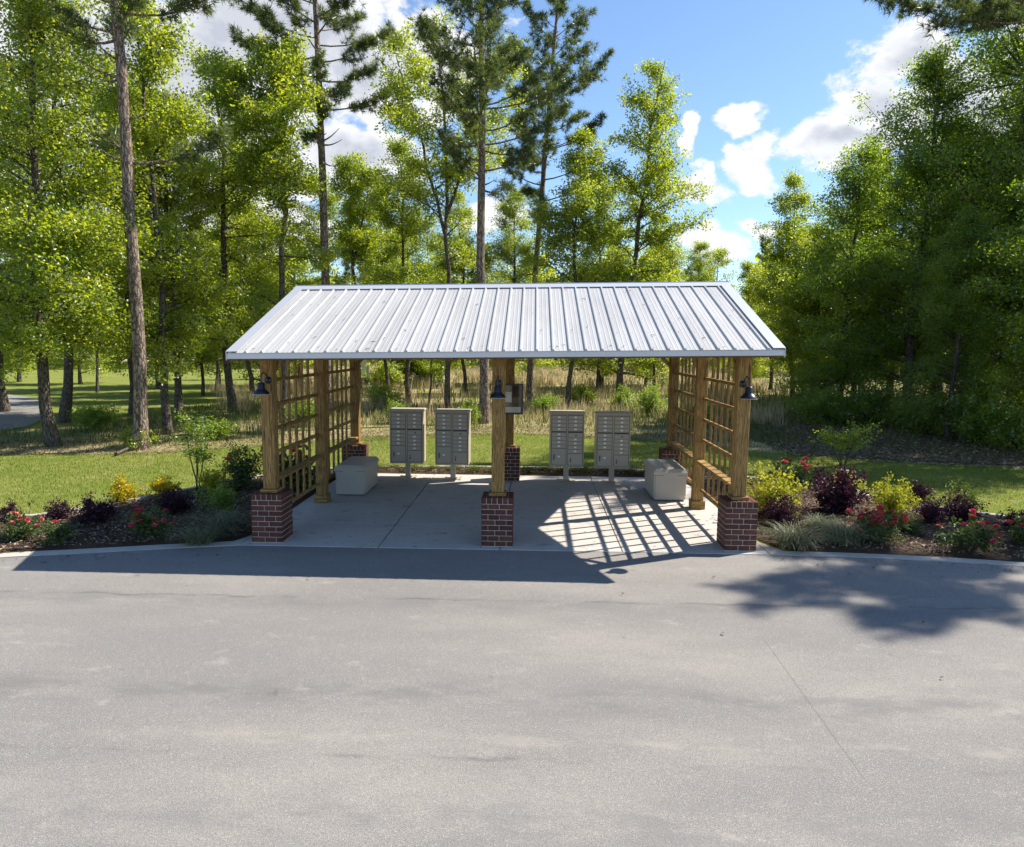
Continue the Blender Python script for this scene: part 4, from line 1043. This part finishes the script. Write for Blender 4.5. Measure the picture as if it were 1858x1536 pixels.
# small multi stemmed tree in the left bed
def multistem(seed, H, R_, nst, n, lsize, mat):
    rg = np.random.default_rng(seed); items = []; pts = []
    for i in range(nst):
        az = i * 6.283 / nst + rg.uniform(0, .6); s = np.linspace(0, 1, 7)[:, None]
        e = np.array([math.cos(az) * R_ * .42, math.sin(az) * R_ * .42, H * rg.uniform(.82, 1)])
        Q = e * np.concatenate([s ** 1.1, s ** 1.1, s], 1) + rg.normal(0, .015, (7, 3)); Q[0] = (math.cos(az) * .06, math.sin(az) * .06, 0); items.append((Q, .016 * (1.15 - s[:, 0]), 5))
        for k in range(11):
            u = rg.uniform(.48, 1); b = np.array([np.interp(u, s[:, 0], Q[:, q]) for q in range(3)]); a2 = rg.uniform(0, 6.28); l2 = R_ * rg.uniform(.25, .62)
            d2 = np.array([math.cos(a2), math.sin(a2), rg.uniform(-.05, .5)]); q = b + d2 * l2 * np.linspace(0, 1, 3)[:, None]; items.append((q, (.006, .004, .002), 3)); tn = rg.uniform(0, 1)
            for g_ in range(4): pts.append((*(b + d2 * l2 * (g_ + 1) / 4), tn))
    pts = np.array(pts); idx = rg.integers(0, len(pts), n); C = pts[idx, :3] + rg.normal(0, .055, (n, 3))
    V, F, tf = leaves(rg, C, lsize, np.clip(pts[idx, 3] * .5 + rg.uniform(0, .5, n), 0, 1)); tv, tq = tubes(rg, items)
    return np_mesh('trunk', tv, tq, M['bark'], smooth=True), np_mesh('crown', V, F, M[mat], tf)
ms1 = multistem(401, 1.75, .62, 4, 1700, .055, 'leaf_dark')
g = gnd(360, 893); tree(ms1, 'crape_myrtle', g, 'small dark multi stemmed tree in the left bed by the edging', None, 0., .9)
ms2 = multistem(402, 1.15, .95, 5, 1300, .07, 'leaf')
tree(ms2, 'sapling', gnd(1528, 852), 'yellow green sapling on the shaded right lawn', None)
tree(ms2, 'sapling', gnd(1745, 935), 'thin little sapling at the right edging', None, 1.5, .5)
# ornamental grasses
def tuft(seed, n, ln, spread, wd, mat, seg=4):
    rg = np.random.default_rng(seed); az = rg.uniform(0, 6.283, n); L = ln * rg.uniform(.6, 1.1, n); el = rg.uniform(.55, 1.5, n); b0 = rg.normal(0, spread * .22, (n, 2))
    d = np.stack([np.cos(az), np.sin(az)], 1); V = []; s = np.linspace(0, 1, seg + 1)
    pts = []
    for q in s:
        hor = L * (np.cos(el) * q + .45 * np.sin(el) * q ** 2.2); ver = L * (np.sin(el) * q - .62 * np.sin(el) * q ** 2.4)
        pts.append(np.concatenate([b0 + d * hor[:, None], ver[:, None]], 1))
    sd = np.stack([-d[:, 1], d[:, 0], np.zeros(n)], 1)
    for q, p in zip(s, pts): V += [p - sd * wd * (1 - q * .85) * .5, p + sd * wd * (1 - q * .85) * .5]
    V = np.stack(V, 1).reshape(-1, 3); i = np.arange(n)[:, None] * (2 * seg + 2)
    F = np.concatenate([i + [2 * k, 2 * k + 1, 2 * k + 3, 2 * k + 2] for k in range(seg)], 1).reshape(-1, 4)
    return np_mesh('blades', V, F, M[mat], np.repeat(rg.uniform(0, 1, n), seg))
og = [tuft(500 + i, 330, .86, .5, .015, 'bluegrass') for i in range(2)]; lir = tuft(510, 220, .36, .35, .012, 'weed')
def grass(me, xy, label, group, s_=1., rz=0., name='ornamental_grass'):
    return tag(ob(name, me, None, (xy[0], xy[1], .0), (0, 0, rz), s_), label, 'grass', group)
G6 = 'ornamental grass clumps in the right bed'
grass(og[0], at(1440, 992), 'grey green grass clump nearest the right pier', G6, .85)
grass(og[1], at(1530, 985), 'grey green grass clump between the first clump and the red roses', G6, .9, 1.)
grass(og[0], at(1487, 962), 'grey green grass clump behind the other two', G6, .65, 2.)
grass(og[1], at(405, 965), 'shaded grey grass clump left of the left brick pier', 'shaded grass clumps in the left bed', .95, 3.)
grass(og[0], at(360, 985), 'shaded grey grass clump farther from the left brick pier', 'shaded grass clumps in the left bed', .7, 4.)
LB = 'grass clumps behind the mailboxes'
where = ['behind the left storage box', 'left of the leftmost mailbox', 'behind the leftmost mailbox', 'between the two left mailboxes', 'behind the second mailbox', 'right of the second mailbox', 'just left of the rear middle pier', 'just right of the rear middle pier', 'left of the third mailbox', 'behind the third mailbox', 'between the two right mailboxes', 'behind the rightmost mailbox', 'right of the rightmost mailbox', 'behind the right storage box']
for k, wv in enumerate(where):
    x = [-3.3, -2.85, -2.4, -1.9, -1.4, -.9, -.5, .32, .75, 1.2, 1.7, 2.2, 2.7, 3.2][k]
    grass(lir, (x, 5.98 + rnd.uniform(-.08, .1)), 'low leafy grass clump ' + wv, LB, rnd.uniform(.85, 1.1), k * 1.1, 'border_grass')
# ------------------------------------------------------------------ stuff: lawn blades, meadow, mulch, litter
def inpoly(x, y, poly):
    P = np.array(poly); c = np.zeros(len(x), bool); j = len(P) - 1
    for i in range(len(P)):
        with np.errstate(divide='ignore', invalid='ignore'):
            c ^= ((P[i, 1] > y) != (P[j, 1] > y)) & (x < (P[j, 0] - P[i, 0]) * (y - P[i, 1]) / (P[j, 1] - P[i, 1]) + P[i, 0])
        j = i
    return c
def blades(name, x, y, h, wd, mat, tn, lean=.35, z0=-.04, rg=np.random.default_rng(9)):
    n = len(x); az = rg.uniform(0, 6.283, n); B = np.stack([x, y, np.full(n, z0)], 1); sd = np.stack([np.cos(az), np.sin(az), np.zeros(n)], 1) * (wd / 2)[:, None]
    la = rg.uniform(0, 6.283, n); l = np.abs(rg.normal(0, lean, n)) * h; top = B + np.stack([np.cos(la) * l, np.sin(la) * l, h], 1); mid = B + np.stack([np.cos(la) * l * .3, np.sin(la) * l * .3, h * .6], 1)
    V = np.stack([B - sd, B + sd, mid + sd * .7, mid - sd * .7, top], 1).reshape(-1, 3); i = np.arange(n)[:, None] * 5
    F = np.concatenate([i + [0, 1, 2], i + [0, 2, 3], i + [3, 2, 4]], 1).reshape(-1, 3)
    return np_mesh(name, V, F, M[mat], np.repeat(tn, 3))
rg = np.random.default_rng(77)
def nz(x, y, f, ph=0): return np.sin(x * f + ph + 1.7 * np.sin(y * f * .6 + ph)) * np.cos(y * f * 1.1 - ph + 1.3 * np.sin(x * f * .7))
bedL = NL + resample(EL, 60)[::-1]; bedR = NR + resample(ER, 60)[::-1]
n = 190000; x = rg.uniform(-16, 14, n); y = rg.uniform(-1, 13.8, n)
ok = inpoly(x, y, LAWN_N + [(14, 2), (9.6, 2.0)] + (offset(ER, .14)[::-1]) + offset(EL, .14)[::-1] + [(-16, -3)])
x, y = x[ok], y[ok]; n = len(x); k = .5 + .5 * nz(x, y, .9)
tag(ob('lawn_grass', blades('lawn_grass', x, y, rg.uniform(.03, .075, n), rg.uniform(.006, .014, n), 'turf', np.clip(.35 * k + rg.uniform(0, .6, n), 0, 1), .5)), 'short mown grass of the lawn around the beds', 'grass', kind='stuff')
# rough green weeds between lawn and wood, then dry broom sedge
n = 60000; x = rg.uniform(-24, 22, n); y = rg.uniform(7.5, 24, n)
lim = np.interp(x, [p[0] for p in LAWN_N], [p[1] for p in LAWN_N]); ok = (y > lim - .3 + .8 * nz(x, y, .7)) & ~((x < -15) & (y > 12)) & (rg.uniform(0, 1, n) < np.where(x > 9, .25, .75))
x, y = x[ok], y[ok]; n = len(x); edge = np.clip((y - np.interp(x, [p[0] for p in LAWN_N], [p[1] for p in LAWN_N])) / 4, .12, 1)
tag(ob('rough_grass', blades('rough_grass', x, y, rg.uniform(.08, .40, n) * edge, rg.uniform(.012, .03, n), 'weed', rg.uniform(0, 1, n), .5)), 'rough green weeds between the lawn and the meadow', 'grass', kind='stuff')
def clumps(nc, x0, x1, y0, y1, per, keep):
    cx = rg.uniform(x0, x1, nc); cy = rg.uniform(y0, y1, nc); ok = keep(cx, cy); cx, cy = cx[ok], cy[ok]
    k = rg.poisson(per, len(cx)); i = np.repeat(np.arange(len(cx)), k); s = rg.uniform(.55, 1.15, len(cx))
    return cx[i] + rg.normal(0, .18, len(i)), cy[i] + rg.normal(0, .13, len(i)), s[i]
def meadow(x, y):
    lim = np.interp(x, [-24, -14, -9, -4, 0, 5, 9, 12, 30], [40, 22, 11.5, 15.5, 16.5, 16.5, 15, 20, 40])
    return (y > lim + 1.2 * nz(x, y, .5)) & (nz(x, y, .42, 2) > -.4) & (np.abs(x) < 6 + y * .62) & (x < 9 + .12 * y)
x, y, s = clumps(2900, -20, 22, 9, 36, 16, meadow); n = len(x)
x2, y2, s2 = clumps(2600, -40, 40, 32, 75, 12, lambda a, b: (nz(a, b, .25, 1) > -.45) & (a > -10 - .2 * b) & (a < 14 + .1 * b)); n2 = len(x2)
V = blades('dry_meadow', np.r_[x, x2], np.r_[y, y2], np.r_[s * rg.uniform(.3, 1.05, n) * np.clip(.75 + .5 * nz(x, y, .6, 4), .35, 1.2), s2 * rg.uniform(.5, 1.0, n2)], np.r_[rg.uniform(.008, .02, n), rg.uniform(.025, .06, n2)], 'sedge', np.clip(rg.uniform(0, 1, n + n2), 0, 1), .28)
tag(ob('dry_meadow', V), 'tall dry tan broom sedge of the meadow behind', 'grass', kind='stuff')
n = 15000; x = rg.uniform(-34, 36, n); y = 17 + 58 * rg.uniform(0, 1, n); ok = (x > -11 - .12 * y); x, y = x[ok], y[ok]; n = len(x)
tag(ob('meadow_weeds', blades('meadow_weeds', x, y, rg.uniform(.2, .7, n), rg.uniform(.03, .07, n), 'weed', rg.uniform(.2, 1, n), .4)), 'green weeds mixed through the far meadow', 'grass', kind='stuff')
def chips(name, poly, n, size, mat, z, aspect=.4):
    P = np.array(poly); x = rg.uniform(P[:, 0].min(), P[:, 0].max(), n * 3); y = rg.uniform(P[:, 1].min(), P[:, 1].max(), n * 3); ok = inpoly(x, y, poly); x, y = x[ok][:n], y[ok][:n]
    V, F, tf = leaves(rg, np.stack([x, y, z + rg.uniform(0, .025, len(x))], 1), size, rg.uniform(0, 1, len(x)) ** 1.6, up=1.6, aspect=aspect)
    return np_mesh(name, V, F, M[mat], tf)
for pl, w_ in ((bedL, 'left'), (bedR, 'right')):
    tag(ob('mulch_chips', chips('mulch_chips', pl, 22000, .065, 'chip', .045)), 'loose bark chips covering the %s bed' % w_, 'mulch', kind='stuff')
tag(ob('fallen_leaves', chips('fallen_leaves', [(7.5, 9.5), (10, 8.2), (14, 7.2), (24, 6), (26, 22), (13, 24), (8, 15)], 26000, .09, 'deadleaf', -.02, .7)), 'dry fallen leaves on the ground under the right trees', 'leaves', kind='stuff')
tag(ob('pine_litter', chips('pine_litter', [(-16, 7.2), (-10, 7.8), (-6, 10.4), (0, 13.2), (6, 11), (7, 14), (0, 16.5), (-7, 13), (-12, 11), (-17, 10)], 14000, .08, 'deadleaf', -.03, .3)), 'brown leaf litter along the far lawn edge', 'leaves', kind='stuff')
# a few fallen twigs and leaves
def twig(u, v, u2, v2, r_, label):
    a, b = gnd(u, v), gnd(u2, v2); m = (a + b) / 2 + np.array([.03, .06, .05])
    tag(MB().tube([(a[0], a[1], r_), tuple(m), (b[0], b[1], r_ * 1.2)], [r_, r_ * .9, r_ * .5], 6).build('fallen_branch', M['bark']), label, 'branch')
twig(210, 826, 238, 812, .045, 'fallen bare branch beside the foot of the tall pine')
twig(1745, 803, 1790, 788, .04, 'fallen bare branch under the right trees')
lr = np.random.default_rng(3); C = np.array([gnd(u, v) for u, v in ((1295, 1047), (1130, 1078), (1728, 1027), (1708, 1048), (1675, 1130), (1690, 1125), (1312, 1150), (1709, 1231), (1045, 1022), (920, 1027), (560, 1050))]); C[:, 2] = .012
ex = lr.uniform(-9, 9, 260); ey = np.interp(ex, [q[0] for q in road_edge], [q[1] for q in road_edge]) - np.abs(lr.normal(0, .35, 260)) - .02
C = np.concatenate([C, np.stack([ex, ey, np.full(260, .008)], 1)[np.abs(ex) > 3.9][:150]])
V, F, tf = leaves(lr, C, .045, lr.uniform(0, .6, len(C)), up=2)
nn_ = 70; rx = lr.uniform(-3.8, 3.8, nn_); ry = -.45 + 3.0 * lr.uniform(0, 1, nn_) ** 1.5; C2 = np.stack([rx, ry, np.array([zroof(a, b) for a, b in zip(rx, ry)]) + .012], 1)
V2, F2, tf2 = leaves(lr, C2, .085, lr.uniform(0, .5, nn_), up=3, aspect=.09)
tag(ob('roof_needles', np_mesh('roof_needles', V2, F2, M['deadleaf'], tf2)), 'dry pine needles scattered on the metal roof', 'needles', kind='stuff')
tag(ob('road_leaves', np_mesh('road_leaves', V, F, M['deadleaf'], tf)), 'scattered single dry leaves on the asphalt', 'leaves', kind='stuff')
